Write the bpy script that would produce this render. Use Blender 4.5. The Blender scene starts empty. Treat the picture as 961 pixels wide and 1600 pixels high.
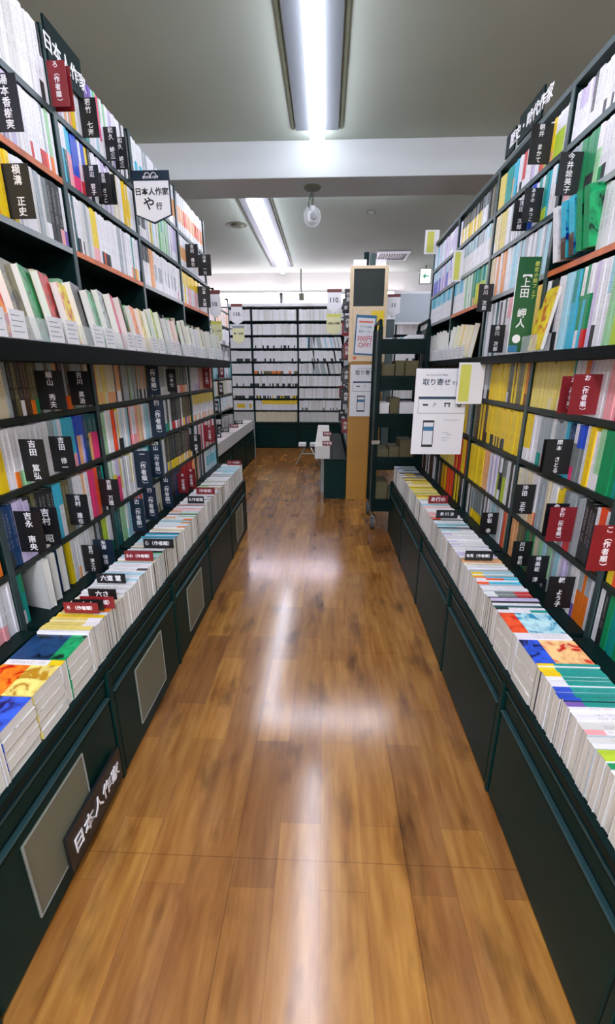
import bpy, math, random
from mathutils import Matrix, Vector
random.seed(7)
SC = bpy.context.scene
COL = SC.collection
PI = math.pi

# ------------------------------------------------------------------ camera
F, TH, YAW, H = 678.6, .314, -.0413, 1.25          # focal in px of the 961x1600 frame, pitch, yaw, eye height
cam = bpy.data.cameras.new('camera'); cam.sensor_fit = 'VERTICAL'; cam.sensor_height = 24
cam.lens = F/1600*24; cam.clip_start = .02
co = bpy.data.objects.new('camera', cam); COL.objects.link(co)
co.location = (0, 0, H); co.rotation_euler = (PI/2-TH, 0, -YAW)
SC.camera = co
# ------------------------------------------------------------------ world, exposure
w = bpy.data.worlds.new('world'); SC.world = w; w.use_nodes = True
w.node_tree.nodes['Background'].inputs[0].default_value = (.7, .8, 1, 1)
w.node_tree.nodes['Background'].inputs[1].default_value = .02
vs = SC.view_settings
vs.view_transform = 'Standard'; vs.look = 'None'; vs.gamma = 1; vs.use_curve_mapping = False
vs.exposure = 1.3
TUBE_POWER = 8.0
SC.cycles.max_bounces = 6; SC.cycles.diffuse_bounces = 4; SC.cycles.glossy_bounces = 3
SC.cycles.transparent_max_bounces = 8; SC.cycles.sample_clamp_indirect = 4

# key planes, metres (camera stands at x=0, y=0)
XL, XR = -.6375, .518            # aisle faces of the low display cabinets
SL, SR = -.954, .818             # faces of the bookshelves above them
CEIL = 2.70
LROW = [.471, .6665, .901, 1.114, 1.33, 1.685, 1.905, 2.11]
RROW = [.471, .6665, .901, 1.114, 1.318, 1.60, 1.80, 1.985]
LB = [.509, 1.164, 1.818, 2.473, 3.127, 3.782]
RB = [.542, 1.197, 1.852, 2.506, 3.16, 3.815]
PJ = [-.103, .469, 1.041, 1.613, 2.186, 2.758, 3.33]

def yof(px, X, z):
    "distance down the aisle of the thing seen at column px on the upright plane x=X at height z"
    a = (px-480.5)/F; cy, sy = math.cos(YAW), math.sin(YAW); ct, st = math.cos(TH), math.sin(TH)
    return (X*cy - a*X*sy*ct + a*(z-H)*st)/(a*cy*ct + sy)
def at(px, py, X=None, Y=None, Z=None):
    a = (px-480.5)/F; b = (py-800)/F; ct, st = math.cos(TH), math.sin(TH)
    v = (a, ct-b*st, -st-b*ct); cy, sy = math.cos(YAW), math.sin(YAW)
    r = (v[0]*cy+v[1]*sy, -v[0]*sy+v[1]*cy, v[2])
    t = X/r[0] if X is not None else (Y/r[1] if Y is not None else (Z-H)/r[2])
    return Vector((r[0]*t, r[1]*t, r[2]*t+H))

# ------------------------------------------------------------------ colours and materials
def lin(c):
    return tuple(((v/255)/12.92 if v/255 <= .04045 else ((v/255+.055)/1.055)**2.4) for v in c)+(1,)
PAL = dict(W=(226,226,230), w=(208,208,204), e=(160,170,174), k=(34,38,38), n=(98,92,56), N=(74,52,36), b=(38,78,190),
    B=(20,58,100), t=(16,150,140), T=(12,84,88), c=(58,180,208), C=(160,208,220), y=(236,198,22), Y=(222,204,110),
    o=(236,118,26), O=(236,170,116), r=(196,36,40), R=(234,78,36), g=(18,140,84), G=(150,200,152), l=(176,204,56),
    p=(238,160,164), P=(222,56,116), v=(196,184,216), V=(116,88,168), h=(218,208,176), m=(128,22,30), s=(120,128,128))
PL = {k: lin(v) for k, v in PAL.items()}
CNAME = dict(W='white', w='off-white', e='grey', k='black', n='olive brown', N='dark brown', b='blue', B='navy', t='teal',
    T='dark teal', c='bright cyan', C='pale cyan', y='yellow', Y='pale yellow', o='orange', O='peach', r='red', R='vermilion',
    g='green', G='pale green', l='lime', p='pink', P='magenta', v='lilac', V='purple', h='cream', m='maroon', s='slate grey')

def new_mat(name):
    m = bpy.data.materials.new(name); m.use_nodes = True
    return m, m.node_tree.nodes, m.node_tree.links, m.node_tree.nodes['Principled BSDF']
def mat(name, rgb, rough=.5, metal=0, noise=0, nscale=20, emit=0, alpha=1, coat=0):
    m, N, L, B = new_mat(name)
    c = lin(rgb); B.inputs['Base Color'].default_value = c; B.inputs['Roughness'].default_value = rough
    B.inputs['Metallic'].default_value = metal
    if coat: B.inputs['Coat Weight'].default_value = coat
    if noise:
        t = N.new('ShaderNodeTexCoord'); n = N.new('ShaderNodeTexNoise'); n.inputs['Scale'].default_value = nscale
        n.inputs['Detail'].default_value = 4
        r = N.new('ShaderNodeValToRGB')
        r.color_ramp.elements[0].color = tuple(v*(1-noise) for v in c[:3])+(1,)
        r.color_ramp.elements[1].color = tuple(min(1, v*(1+noise)) for v in c[:3])+(1,)
        r.color_ramp.elements[0].position = .3; r.color_ramp.elements[1].position = .7
        L.new(t.outputs['Object'], n.inputs['Vector']); L.new(n.outputs[0], r.inputs[0]); L.new(r.outputs[0], B.inputs['Base Color'])
    if emit:
        B.inputs['Emission Color'].default_value = c; B.inputs['Emission Strength'].default_value = emit
    if alpha < 1: B.inputs['Alpha'].default_value = alpha
    return m
M = {}
M['dark'] = mat('dark_green_metal', (9,30,29), .42, 0, .12, 6)
M['panel'] = mat('dark_panel_laminate', (6,40,37), .40, 0, .15, 4)
for _m in ('dark', 'panel'): M[_m].node_tree.nodes['Principled BSDF'].inputs['Specular IOR Level'].default_value = .10
M['ledge'] = mat('black_ledge', (8,15,14), .6, 0, .1, 8); M['ledge'].node_tree.nodes['Principled BSDF'].inputs['Specular IOR Level'].default_value = .12
M['lip'] = mat('worn_metal_lip', (38,66,68), .34, .2)  # lighter teal that paints highlights onto the cabinet edges
M['upright'] = mat('grey_green_steel', (58,76,76), .38, .2, .12, 9)
M['boardedge'] = mat('shelf_steel', (30,40,34), .42, .1, .15, 10)
M['pale'] = mat('pale_shelf_edge', (150,158,158), .4, .2, .1, 12)
M['orange'] = mat('orange_wood_edge', (196,104,54), .42, 0, .3, 14)
M['tan'] = mat('tan_wood_panel', (176,126,44), .45, 0, .10, 3)
M['cream'] = mat('cream_frame', (228,206,170), .5, 0, .06, 8)
M['ceiling'] = mat('ceiling_paint', (168,178,166), .85, 0, .05, 1.2)
M['beam'] = mat('beam_paint', (176,182,182), .85, 0, .04, 1.5)
M['wall'] = mat('wall_paint', (205,205,200), .85, 0, .04, 1.5)
M['white'] = mat('white_plastic', (228,229,232), .45)
M['fixture'] = mat('fixture_enamel', (84,89,92), .4)
M['groove'] = mat('fixture_groove', (84,88,66), .6)
M['black'] = mat('black_card', (18,20,22), .4)
M['ink'] = mat('white_lettering', (236,236,238), .6)
M['inkblack'] = mat('black_lettering', (26,28,30), .6)
M['inkred'] = mat('red_lettering', (198,52,70), .6)
M['inkblue'] = mat('blue_lettering', (38,66,88), .6)
M['inkgrey'] = mat('grey_print', (150,156,164), .6)
M['maroon'] = mat('maroon_card', (120,20,28), .45)
M['navy'] = mat('navy_card', (20,38,56), .4)
M['green'] = mat('green_card', (16,84,40), .45)
M['yellowcard'] = mat('yellow_green_card', (204,206,92), .5)
M['paleyellow'] = mat('pale_yellow_card', (220,220,172), .55)
M['brownhead'] = mat('brown_header', (106,48,44), .5)
M['phoneblue'] = mat('printed_blue', (44,110,150), .5)
M['yellow'] = mat('printed_yellow', (240,208,30), .5)
M['coral'] = mat('printed_coral', (224,110,86), .5)
M['chrome'] = mat('chrome', (190,192,190), .2, 1)
M['rubber'] = mat('rubber', (70,74,74), .6)
M['glassy'] = mat('clear_plastic', (225,235,238), .12, 0, alpha=.28)
M['frost'] = mat('frosted_plastic', (128,132,112), .30, alpha=.62)
M['carton'] = mat('brown_carton', (92,86,56), .7, 0, .2, 7)
M['board'] = mat('grey_whiteboard', (168,178,186), .35)
M['blackboard'] = mat('blackboard', (22,36,32), .55, 0, .15, 3)
M['tube'] = mat('lit_tube', (236,238,255), .5, emit=TUBE_POWER)
M['tubeback'] = mat('lit_wall_tube', (250,235,250), .5, emit=7.0)
M['tubehall'] = mat('lit_hall_tube', (236,238,255), .5, emit=46.0)  # extra-bright glow for the fill tubes added behind the camera
M['exitlit'] = mat('lit_exit_face', (225,240,232), .5, emit=.5)
M['exitgreen'] = mat('exit_green', (20,140,90), .5)
M['darklens'] = mat('dark_lens', (16,18,20), .1)
M['vent'] = mat('vent_louvre', (70,76,66), .5)
M['greyfront'] = mat('bag_white', (220,222,226), .5)

def m_cover():
    m, N, L, B = new_mat('printed_cover')
    a = N.new('ShaderNodeAttribute'); a.attribute_name = 'Col'
    uv = N.new('ShaderNodeUVMap'); uv.uv_map = 'spine'
    sx = N.new('ShaderNodeSeparateXYZ'); L.new(uv.outputs[0], sx.inputs[0])
    def math_(op, x, y=None, z=None):
        n = N.new('ShaderNodeMath'); n.operation = op
        for i, q in enumerate((x, y, z)):
            if q is None: continue
            if isinstance(q, (int, float)): n.inputs[i].default_value = q
            else: L.new(q, n.inputs[i])
        return n.outputs[0]
    fr = math_('FRACT', sx.outputs[0])
    inx = math_('MULTIPLY', math_('GREATER_THAN', fr, .27), math_('LESS_THAN', fr, .73))
    fl = math_('FLOOR', sx.outputs[0])
    vv = sx.outputs[1]
    # title block then an author block, each column of glyph-like marks
    r1 = math_('MULTIPLY', math_('GREATER_THAN', vv, .50), math_('LESS_THAN', vv, .90))
    r2 = math_('MULTIPLY', math_('GREATER_THAN', vv, .31), math_('LESS_THAN', vv, .45))
    rr = math_('MAXIMUM', r1, r2)
    cb = N.new('ShaderNodeCombineXYZ')
    L.new(math_('MULTIPLY', sx.outputs[0], 5), cb.inputs[0]); L.new(math_('MULTIPLY', vv, 55), cb.inputs[1]); L.new(fl, cb.inputs[2])
    nz = N.new('ShaderNodeTexNoise'); nz.inputs['Scale'].default_value = 1.0; nz.inputs['Detail'].default_value = 2
    L.new(cb.outputs[0], nz.inputs['Vector'])
    ink = math_('MULTIPLY', math_('MULTIPLY', math_('GREATER_THAN', nz.outputs[0], .52), rr), inx)
    ink = math_('MULTIPLY', ink, .38)
    hsv = N.new('ShaderNodeSeparateColor'); hsv.mode = 'HSV'; L.new(a.outputs['Color'], hsv.inputs[0])
    darkbg = math_('LESS_THAN', hsv.outputs[2], .2)
    mi = N.new('ShaderNodeMix'); mi.data_type = 'RGBA'
    mi.inputs[6].default_value = (.05, .05, .06, 1); mi.inputs[7].default_value = (.6, .6, .6, 1); L.new(darkbg, mi.inputs[0])
    mx = N.new('ShaderNodeMix'); mx.data_type = 'RGBA'
    L.new(ink, mx.inputs[0]); L.new(a.outputs['Color'], mx.inputs[6]); L.new(mi.outputs[2], mx.inputs[7])
    L.new(mx.outputs[2], B.inputs['Base Color']); B.inputs['Roughness'].default_value = .38
    return m
def m_art():
    m, N, L, B = new_mat('printed_cover_art')
    a = N.new('ShaderNodeAttribute'); a.attribute_name = 'Col'
    oi = N.new('ShaderNodeObjectInfo'); tc = N.new('ShaderNodeTexCoord')
    ad = N.new('ShaderNodeVectorMath'); ad.operation = 'ADD'
    cb = N.new('ShaderNodeCombineXYZ'); mu = N.new('ShaderNodeMath'); mu.operation = 'MULTIPLY'; mu.inputs[1].default_value = 37
    L.new(oi.outputs['Random'], mu.inputs[0]); L.new(mu.outputs[0], cb.inputs[0]); L.new(mu.outputs[0], cb.inputs[2])
    L.new(tc.outputs['Object'], ad.inputs[0]); L.new(cb.outputs[0], ad.inputs[1])
    nz = N.new('ShaderNodeTexNoise'); nz.inputs['Scale'].default_value = 22; nz.inputs['Detail'].default_value = 3; nz.inputs['Distortion'].default_value = 1.2
    L.new(ad.outputs[0], nz.inputs['Vector'])
    rp = N.new('ShaderNodeValToRGB'); e = rp.color_ramp.elements
    e[0].position = .38; e[0].color = (.02, .03, .04, 1); e[1].position = .62; e[1].color = (.75, .75, .72, 1)
    x = rp.color_ramp.elements.new(.46); x.color = (.5, .5, .5, 1); rp.color_ramp.interpolation = 'EASE'
    L.new(nz.outputs[0], rp.inputs[0])
    mx = N.new('ShaderNodeMix'); mx.data_type = 'RGBA'; mx.blend_type = 'OVERLAY'; mx.inputs[0].default_value = 1
    L.new(a.outputs['Color'], mx.inputs[6]); L.new(rp.outputs[0], mx.inputs[7])
    L.new(mx.outputs[2], B.inputs['Base Color']); B.inputs['Roughness'].default_value = .3
    return m
def m_paper():
    m, N, L, B = new_mat('page_edges')
    tc = N.new('ShaderNodeTexCoord'); mp = N.new('ShaderNodeMapping'); mp.inputs['Scale'].default_value = (900, 12, 12)
    nz = N.new('ShaderNodeTexNoise'); nz.inputs['Scale'].default_value = 1
    rp = N.new('ShaderNodeValToRGB'); rp.color_ramp.elements[0].color = lin((204,202,190)); rp.color_ramp.elements[1].color = lin((234,232,224))
    L.new(tc.outputs['Object'], mp.inputs[0]); L.new(mp.outputs[0], nz.inputs['Vector']); L.new(nz.outputs[0], rp.inputs[0])
    L.new(rp.outputs[0], B.inputs['Base Color']); B.inputs['Roughness'].default_value = .8
    return m
M['cover'] = m_cover(); M['art'] = m_art(); M['paper'] = m_paper()

def m_floor():
    m, N, L, B = new_mat('glossy_wood_planks')
    tc = N.new('ShaderNodeTexCoord'); sp = N.new('ShaderNodeSeparateXYZ'); cb = N.new('ShaderNodeCombineXYZ')
    L.new(tc.outputs['Object'], sp.inputs[0]); L.new(sp.outputs[1], cb.inputs[0]); L.new(sp.outputs[0], cb.inputs[1])
    br = N.new('ShaderNodeTexBrick'); br.offset = .37; br.offset_frequency = 2; br.squash = 1
    br.inputs['Color1'].default_value = lin((182,132,62)); br.inputs['Color2'].default_value = lin((144,98,52))
    br.inputs['Mortar'].default_value = lin((138,92,48)); br.inputs['Scale'].default_value = 1
    br.inputs['Mortar Size'].default_value = .0008; br.inputs['Mortar Smooth'].default_value = .8
    br.inputs['Brick Width'].default_value = .46; br.inputs['Row Height'].default_value = .115; br.inputs['Bias'].default_value = -.05
    L.new(cb.outputs[0], br.inputs['Vector'])
    # long grain
    mp = N.new('ShaderNodeMapping'); mp.inputs['Scale'].default_value = (14, 1.6, 1); L.new(tc.outputs['Object'], mp.inputs[0])
    g = N.new('ShaderNodeTexNoise'); g.inputs['Scale'].default_value = 2.4; g.inputs['Detail'].default_value = 6; g.inputs['Roughness'].default_value = .55; g.inputs['Distortion'].default_value = .25
    L.new(mp.outputs[0], g.inputs['Vector'])
    gr = N.new('ShaderNodeValToRGB'); gr.color_ramp.elements[0].position = .30; gr.color_ramp.elements[0].color = lin((184,150,120)); gr.color_ramp.elements[1].position = .72; gr.color_ramp.elements[1].color = (1,1,1,1)
    L.new(g.outputs[0], gr.inputs[0])
    m1 = N.new('ShaderNodeMix'); m1.data_type = 'RGBA'; m1.blend_type = 'MULTIPLY'; m1.inputs[0].default_value = .8
    L.new(br.outputs['Color'], m1.inputs[6]); L.new(gr.outputs[0], m1.inputs[7])
    # knots and worn dark patches
    mp2 = N.new('ShaderNodeMapping'); mp2.inputs['Scale'].default_value = (6.5, 2.6, 1); L.new(tc.outputs['Object'], mp2.inputs[0])
    k = N.new('ShaderNodeTexNoise'); k.inputs['Scale'].default_value = 1.5; k.inputs['Detail'].default_value = 3; L.new(mp2.outputs[0], k.inputs['Vector'])
    kr = N.new('ShaderNodeValToRGB'); kr.color_ramp.elements[0].position = .24; kr.color_ramp.elements[0].color = lin((100,78,62)); kr.color_ramp.elements[1].position = .45; kr.color_ramp.elements[1].color = (1,1,1,1)
    L.new(k.outputs[0], kr.inputs[0])
    m2 = N.new('ShaderNodeMix'); m2.data_type = 'RGBA'; m2.blend_type = 'MULTIPLY'; m2.inputs[0].default_value = .8
    L.new(m1.outputs[2], m2.inputs[6]); L.new(kr.outputs[0], m2.inputs[7])
    # tile seams every 0.91 m across the aisle
    b2 = N.new('ShaderNodeTexBrick'); b2.offset = 0; b2.inputs['Scale'].default_value = 1; b2.inputs['Brick Width'].default_value = .915
    b2.inputs['Row Height'].default_value = .46; b2.inputs['Mortar Size'].default_value = .0014; b2.inputs['Mortar Smooth'].default_value = .2
    b2.inputs['Color1'].default_value = (1,1,1,1); b2.inputs['Color2'].default_value = (1,1,1,1); b2.inputs['Mortar'].default_value = (.25,.2,.18,1)
    mp3 = N.new('ShaderNodeMapping'); mp3.inputs['Location'].default_value = (.096, .23, 0); L.new(cb.outputs[0], mp3.inputs[0]); L.new(mp3.outputs[0], b2.inputs['Vector'])
    m3 = N.new('ShaderNodeMix'); m3.data_type = 'RGBA'; m3.blend_type = 'MULTIPLY'; m3.inputs[0].default_value = .45
    L.new(m2.outputs[2], m3.inputs[6]); L.new(b2.outputs['Color'], m3.inputs[7])
    L.new(m3.outputs[2], B.inputs['Base Color'])
    rn = N.new('ShaderNodeMapRange'); rn.inputs[1].default_value = .3; rn.inputs[2].default_value = .7; rn.inputs[3].default_value = .15; rn.inputs[4].default_value = .18
    L.new(k.outputs[0], rn.inputs[0]); L.new(rn.outputs[0], B.inputs['Roughness'])
    B.inputs['Specular IOR Level'].default_value = 1.0
    
    return m
M['floor'] = m_floor()

# ------------------------------------------------------------------ mesh helpers
class MB:
    def __init__(s): s.v = []; s.f = []; s.c = []; s.m = []; s.uv = []
    def quad(s, pts, col=None, mi=0, uv=None):
        n = len(s.v); s.v += [tuple(p) for p in pts]; s.f.append(tuple(range(n, n+len(pts)))); s.c.append(col or (1,1,1,1)); s.m.append(mi); s.uv.append(uv)
    def box(s, x0, x1, y0, y1, z0, z1, col=None, mi=0, faces='all', dx=0):
        # dx shifts the top along x (a leaning box)
        a = [(x0,y0,z0),(x1,y0,z0),(x1,y1,z0),(x0,y1,z0),(x0+dx,y0,z1),(x1+dx,y0,z1),(x1+dx,y1,z1),(x0+dx,y1,z1)]
        n = len(s.v); s.v += a
        for q in ((0,3,2,1),(4,5,6,7),(0,1,5,4),(1,2,6,5),(2,3,7,6),(3,0,4,7)):
            s.f.append(tuple(n+i for i in q)); s.c.append(col or (1,1,1,1)); s.m.append(mi); s.uv.append(None)
        return s
    def tube(s, pts, r, seg=10, mi=0, cap=True, col=None):
        pts = [Vector(p) for p in pts]; rings = []
        for i, p in enumerate(pts):
            d = (pts[min(i+1, len(pts)-1)]-pts[max(i-1, 0)]).normalized()
            up = Vector((0,0,1)) if abs(d.z) < .95 else Vector((1,0,0))
            a = d.cross(up).normalized(); b = d.cross(a)
            rr = r[i] if isinstance(r, (list, tuple)) else r
            n = len(s.v); rings.append(n)
            for k in range(seg):
                t = 2*PI*k/seg; s.v.append(tuple(p+a*rr*math.cos(t)+b*rr*math.sin(t)))
        for i in range(len(rings)-1):
            for k in range(seg):
                k2 = (k+1) % seg
                s.f.append((rings[i]+k, rings[i]+k2, rings[i+1]+k2, rings[i+1]+k)); s.c.append(col or (1,1,1,1)); s.m.append(mi); s.uv.append(None)
        if cap:
            s.f.append(tuple(rings[0]+k for k in range(seg))[::-1]); s.c.append(col or (1,1,1,1)); s.m.append(mi); s.uv.append(None)
            s.f.append(tuple(rings[-1]+k for k in range(seg))); s.c.append(col or (1,1,1,1)); s.m.append(mi); s.uv.append(None)
        return s
    def prism(s, poly, y0, y1, mi=0):     # polygon in x,z extruded along y
        n = len(poly)
        s.quad([(x, y0, z) for x, z in poly], mi=mi); s.quad([(x, y1, z) for x, z in poly][::-1], mi=mi)
        for i in range(n):
            (x0, z0), (x1, z1) = poly[i], poly[(i+1) % n]
            s.quad([(x0,y0,z0),(x0,y1,z0),(x1,y1,z1),(x1,y0,z1)], mi=mi)
        return s
    def mesh(s, name, mats, colored=False):
        me = bpy.data.meshes.new(name); me.from_pydata(s.v, [], s.f)
        for m in (mats if isinstance(mats, (list, tuple)) else [mats]): me.materials.append(m)
        me.polygons.foreach_set('material_index', s.m)
        if colored:
            ca = me.color_attributes.new('Col', 'BYTE_COLOR', 'CORNER'); uv = me.uv_layers.new(name='spine')
            cl = []; ul = []
            for f, c, u in zip(s.f, s.c, s.uv):
                for i in range(len(f)):
                    cl += c; ul += (u[i] if u else (-1.0, -1.0))
            # from_pydata keeps the face order, so the loops run in the same order
            ca.data.foreach_set('color', cl); uv.data.foreach_set('uv', ul)
        me.validate(); me.update()
        return me
    def build(s, name, mats, parent=None, loc=None, bevel=0, colored=False, smooth=False):
        o = bpy.data.objects.new(name, s.mesh(name, mats, colored)); COL.objects.link(o)
        if parent: o.parent = parent
        if loc is not None: o.location = loc
        if bevel:
            b = o.modifiers.new('bevel', 'BEVEL'); b.width = bevel; b.segments = 3; b.limit_method = 'ANGLE'
        if smooth:
            for p in o.data.polygons: p.use_smooth = True
        return o
def tag(o, label=None, cat=None, group=None, kind=None):
    if label: o['label'] = label
    if cat: o['category'] = cat
    if group: o['group'] = group
    if kind: o['kind'] = kind
    return o
def empty(name, loc=(0,0,0), rz=0, label=None, cat=None, group=None, kind=None):
    o = bpy.data.objects.new(name, None); COL.objects.link(o); o.location = loc; o.rotation_euler = (0,0,rz); o.empty_display_size = .1
    return tag(o, label, cat, group, kind)
def bx(name, b, m, parent=None, bevel=0, loc=None):
    return MB().box(*b).build(name, m, parent, loc, bevel)
def struct(o): o['kind'] = 'structure'; return o
_tc = {}
def text(body, size, m, Mx, parent=None, name='lettering', bold=.012, sx=1.0, line=1.0, align='CENTER', depth=.0006):
    # the glyph outlines are turned into meshes together at the end of the script (flush_text)
    key = (body, round(size, 4), m.name, bold, sx, line, align)
    if key not in _tc: _tc[key] = (bpy.data.meshes.new('glyphs'), m, depth, [])
    o = bpy.data.objects.new(name, _tc[key][0]); COL.objects.link(o)
    if parent: o.parent = parent
    o.matrix_local = Mx; _tc[key][3].append(o)
    return o
def flush_text():
    tmp = []
    for (body, size, mn, bold, sx, line, align), (me, m, depth, users) in _tc.items():
        c = bpy.data.curves.new('t', 'FONT'); c.body = body; c.size = size; c.offset = bold*size*.55; c.extrude = depth; c.resolution_u = 2
        c.align_x = align; c.align_y = 'CENTER'; c.space_line = line
        o = bpy.data.objects.new('t', c); COL.objects.link(o); tmp.append((o, c, me, m, sx, users))
    bpy.context.view_layer.update(); dg = bpy.context.evaluated_depsgraph_get()
    new = [bpy.data.meshes.new_from_object(t[0].evaluated_get(dg)) for t in tmp]
    for (o, c, me, m, sx, users), nm in zip(tmp, new):
        nm.materials.clear(); nm.materials.append(m)
        if sx != 1:
            for v in nm.vertices: v.co.x *= sx
        for u in users: u.data = nm
        bpy.data.objects.remove(o); bpy.data.curves.remove(c); bpy.data.meshes.remove(me)
def frame(o, xd, yd):      # matrix whose local x,y are the given directions
    x = Vector(xd); y = Vector(yd); z = x.cross(y)
    m = Matrix((x, y, z)).transposed().to_4x4(); m.translation = Vector(o); return m
FRONT = ((1,0,0), (0,0,1))         # reads for someone looking along +y (faces -y)
def tfront(body, x, y, z, size, m, parent, **k): return text(body, size, m, frame((x, y, z), *FRONT), parent, **k)
def ordinal(n):
    a = ['zeroth','first','second','third','fourth','fifth','sixth','seventh','eighth','ninth','tenth','eleventh','twelfth','thirteenth','fourteenth','fifteenth','sixteenth','seventeenth','eighteenth','nineteenth']
    if n < 20: return a[n]
    t = {2:'twenty',3:'thirty',4:'forty',5:'fifty',6:'sixty',7:'seventy',8:'eighty',9:'ninety'}[n//10] if n < 100 else 'hundred'
    if n >= 100: return 'hundred-and-'+ordinal(n-100) if n > 100 else 'hundredth'
    return (t[:-1]+'ieth') if n % 10 == 0 else t+'-'+a[n % 10]

# ------------------------------------------------------------------ room shell
struct(bx('floor', (-4.2, 4.2, -6.6, 8.0, -.05, 0), M['floor']))
struct(bx('ceiling', (-4.2, 4.2, -6.6, 8.0, CEIL, CEIL+.1), M['ceiling']))
struct(bx('wall_back', (-4.2, 4.2, 7.75, 7.85, 0, CEIL), M['wall']))
struct(bx('wall_front', (-4.2, 4.2, -6.6, -6.5, 0, CEIL), M['wall']))
struct(bx('wall_left', (-4.2, -4.1, -6.5, 7.75, 0, CEIL), M['wall']))
struct(bx('wall_right', (4.1, 4.2, -6.5, 7.75, 0, CEIL), M['wall']))
struct(bx('trim_1', (-4.1, 4.1, 3.48, 3.83, 2.49, CEIL), M['beam'], bevel=.004))
struct(bx('trim_2', (-4.1, 4.1, 7.55, 7.75, 2.42, CEIL), M['wall']))   # bulkhead over the wall shelves

# ------------------------------------------------------------------ ceiling lamps
def lamp(x, y0, y1, label, m='tube'):
    t = empty('ceiling_lamp', (x, (y0+y1)/2, CEIL), label=label, cat='ceiling light')
    hl = (y1-y0)/2
    b = MB().box(-.135, .135, -hl, hl, -.012, 0); b.build('housing', M['fixture'], t, bevel=.003)
    for s in (-1, 1): bx('side_groove', (s*.150-.008, s*.150+.008, -hl, hl, -.006, 0), M['groove'], t)
    tb = MB(); n = max(2, int(2*hl/1.2)); 
    r = .045
    ys = [-hl+.02, -hl+.045, hl+.03, hl+.06]
    tb.tube([(0, q, -.052) for q in ys], [r*.6, r, r, r*.55], 16)
    tb.build('light_tube', M[m], t, smooth=True)
    return t
lamp(-.077, .2, 3.34, 'long bright fluorescent tube on the ceiling directly above the near aisle')
lamp(-.077, -3.3, -.4, 'fluorescent tube lamp behind the viewer, continuing the aisle lamp row', 'tubehall')  # this and the next three are unseen, added to brighten the lower shelves
lamp(-1.5, -6.0, -1.6, 'fluorescent tube in the open floor behind the viewer, left one', 'tubehall')  # added unseen fill tube, brightens the lower shelves
lamp(1.4, -6.0, -1.6, 'fluorescent tube in the open floor behind the viewer, right one', 'tubehall')  # added unseen fill tube, brightens the lower shelves
lamp(-.05, -6.2, -3.8, 'fluorescent tube in the open floor behind the viewer, rear one', 'tubehall')  # added unseen fill tube, brightens the lower shelves
lamp(-.66, 4.3, 7.1, 'angled-looking fluorescent tube beyond the beam, left of the security camera')
tl = lamp(.05, 3.30, 4.80, 'crosswise fluorescent tube hidden just behind the ceiling beam'); tl.location = (.05, 4.12, CEIL); tl.rotation_euler = (0, 0, PI/2)
lamp(2.3, .2, 3.3, 'fluorescent tube over the neighbouring aisle to the right, out of sight')
lamp(-2.4, .2, 3.3, 'fluorescent tube over the neighbouring aisle to the left, out of sight')
lamp(1.9, 4.3, 7.0, 'fluorescent tube past the beam on the right, hidden behind the shelves')
for x0, x1, nm in ((-2.9, -.75, 'left'), (-.70, 1.2, 'right')):
    t = empty('wall_lamp', ((x0+x1)/2, 7.5, 2.34), label='%s of two horizontal glowing tube lamps over the far wall shelves' % nm, cat='wall light')
    hl = (x1-x0)/2
    bx('reflector', (-hl, hl, .02, .05, -.10, .08), M['white'], t)
    MB().tube([(-hl+.02,-.02,0),(hl-.02,-.02,0)], .035, 12).build('light_tube', M['tubeback'], t, smooth=True)

# ------------------------------------------------------------------ bookcases
def sx_(side, inset, base=None):       # x at a distance behind the face plane
    if side == 'L': return (SL if base is None else base) - inset
    return (SR if base is None else base) + inset
def ybox(mb, side, i0, i1, y0, y1, z0, z1, base=None):
    a, b = sx_(side, i0, base), sx_(side, i1, base); mb.box(min(a, b), max(a, b), y0, y1, z0, z1); return mb
def bookcase(side, k, y0, y1, rows, top, last, first, label, base=None, special=None, depth=.17):
    face = base if base is not None else (SL if side == 'L' else SR)
    c = (y0+y1)/2; root = empty('bookcase', (face, c, 0), label=label, cat='bookcase', group=None)
    def part(name, boxes, m, bevel=0):
        mb = MB()
        for (i0, i1, a, b, z0, z1) in boxes: ybox(mb, side, i0, i1, a-c, b-c, z0, z1, 0)
        return mb.build(name, m, root, bevel=bevel)
    part('back_panel', [(depth, depth+.01, y0-.011, y1+(.011 if last else -.0115), .1, top)], M['dark'])
    part('side_panel', [(0, depth, y0-.011, y0+.011, 0, top)], M['dark'])
    part('upright_edge', [(-.004, 0, y0-.011, y0+.011, .44, top)], M['upright'])
    if last:
        part('side_panel', [(0, depth, y1-.011, y1+.011, 0, top)], M['dark'])
        part('upright_edge', [(-.004, 0, y1-.011, y1+.011, .44, top)], M['upright'])
    part('base_plinth', [(-.05, depth, y0+.0115, y1-.0115, .0, rows[0]-.001)] if side else [], M['dark'], .002)
    for i, z in enumerate(rows[1:], 1):
        part('shelf_board', [(.001, depth-.001, y0+.0115, y1-.0115, z-.016, z-.001)], M['dark'])
        mm = (special or {}).get(i, 'boardedge')
        part('board_edge', [(-.003, .001, y0+.0125, y1-.0125, z-.020, z-.001)], M[mm])
    return root, part
CASES = {}
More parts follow.
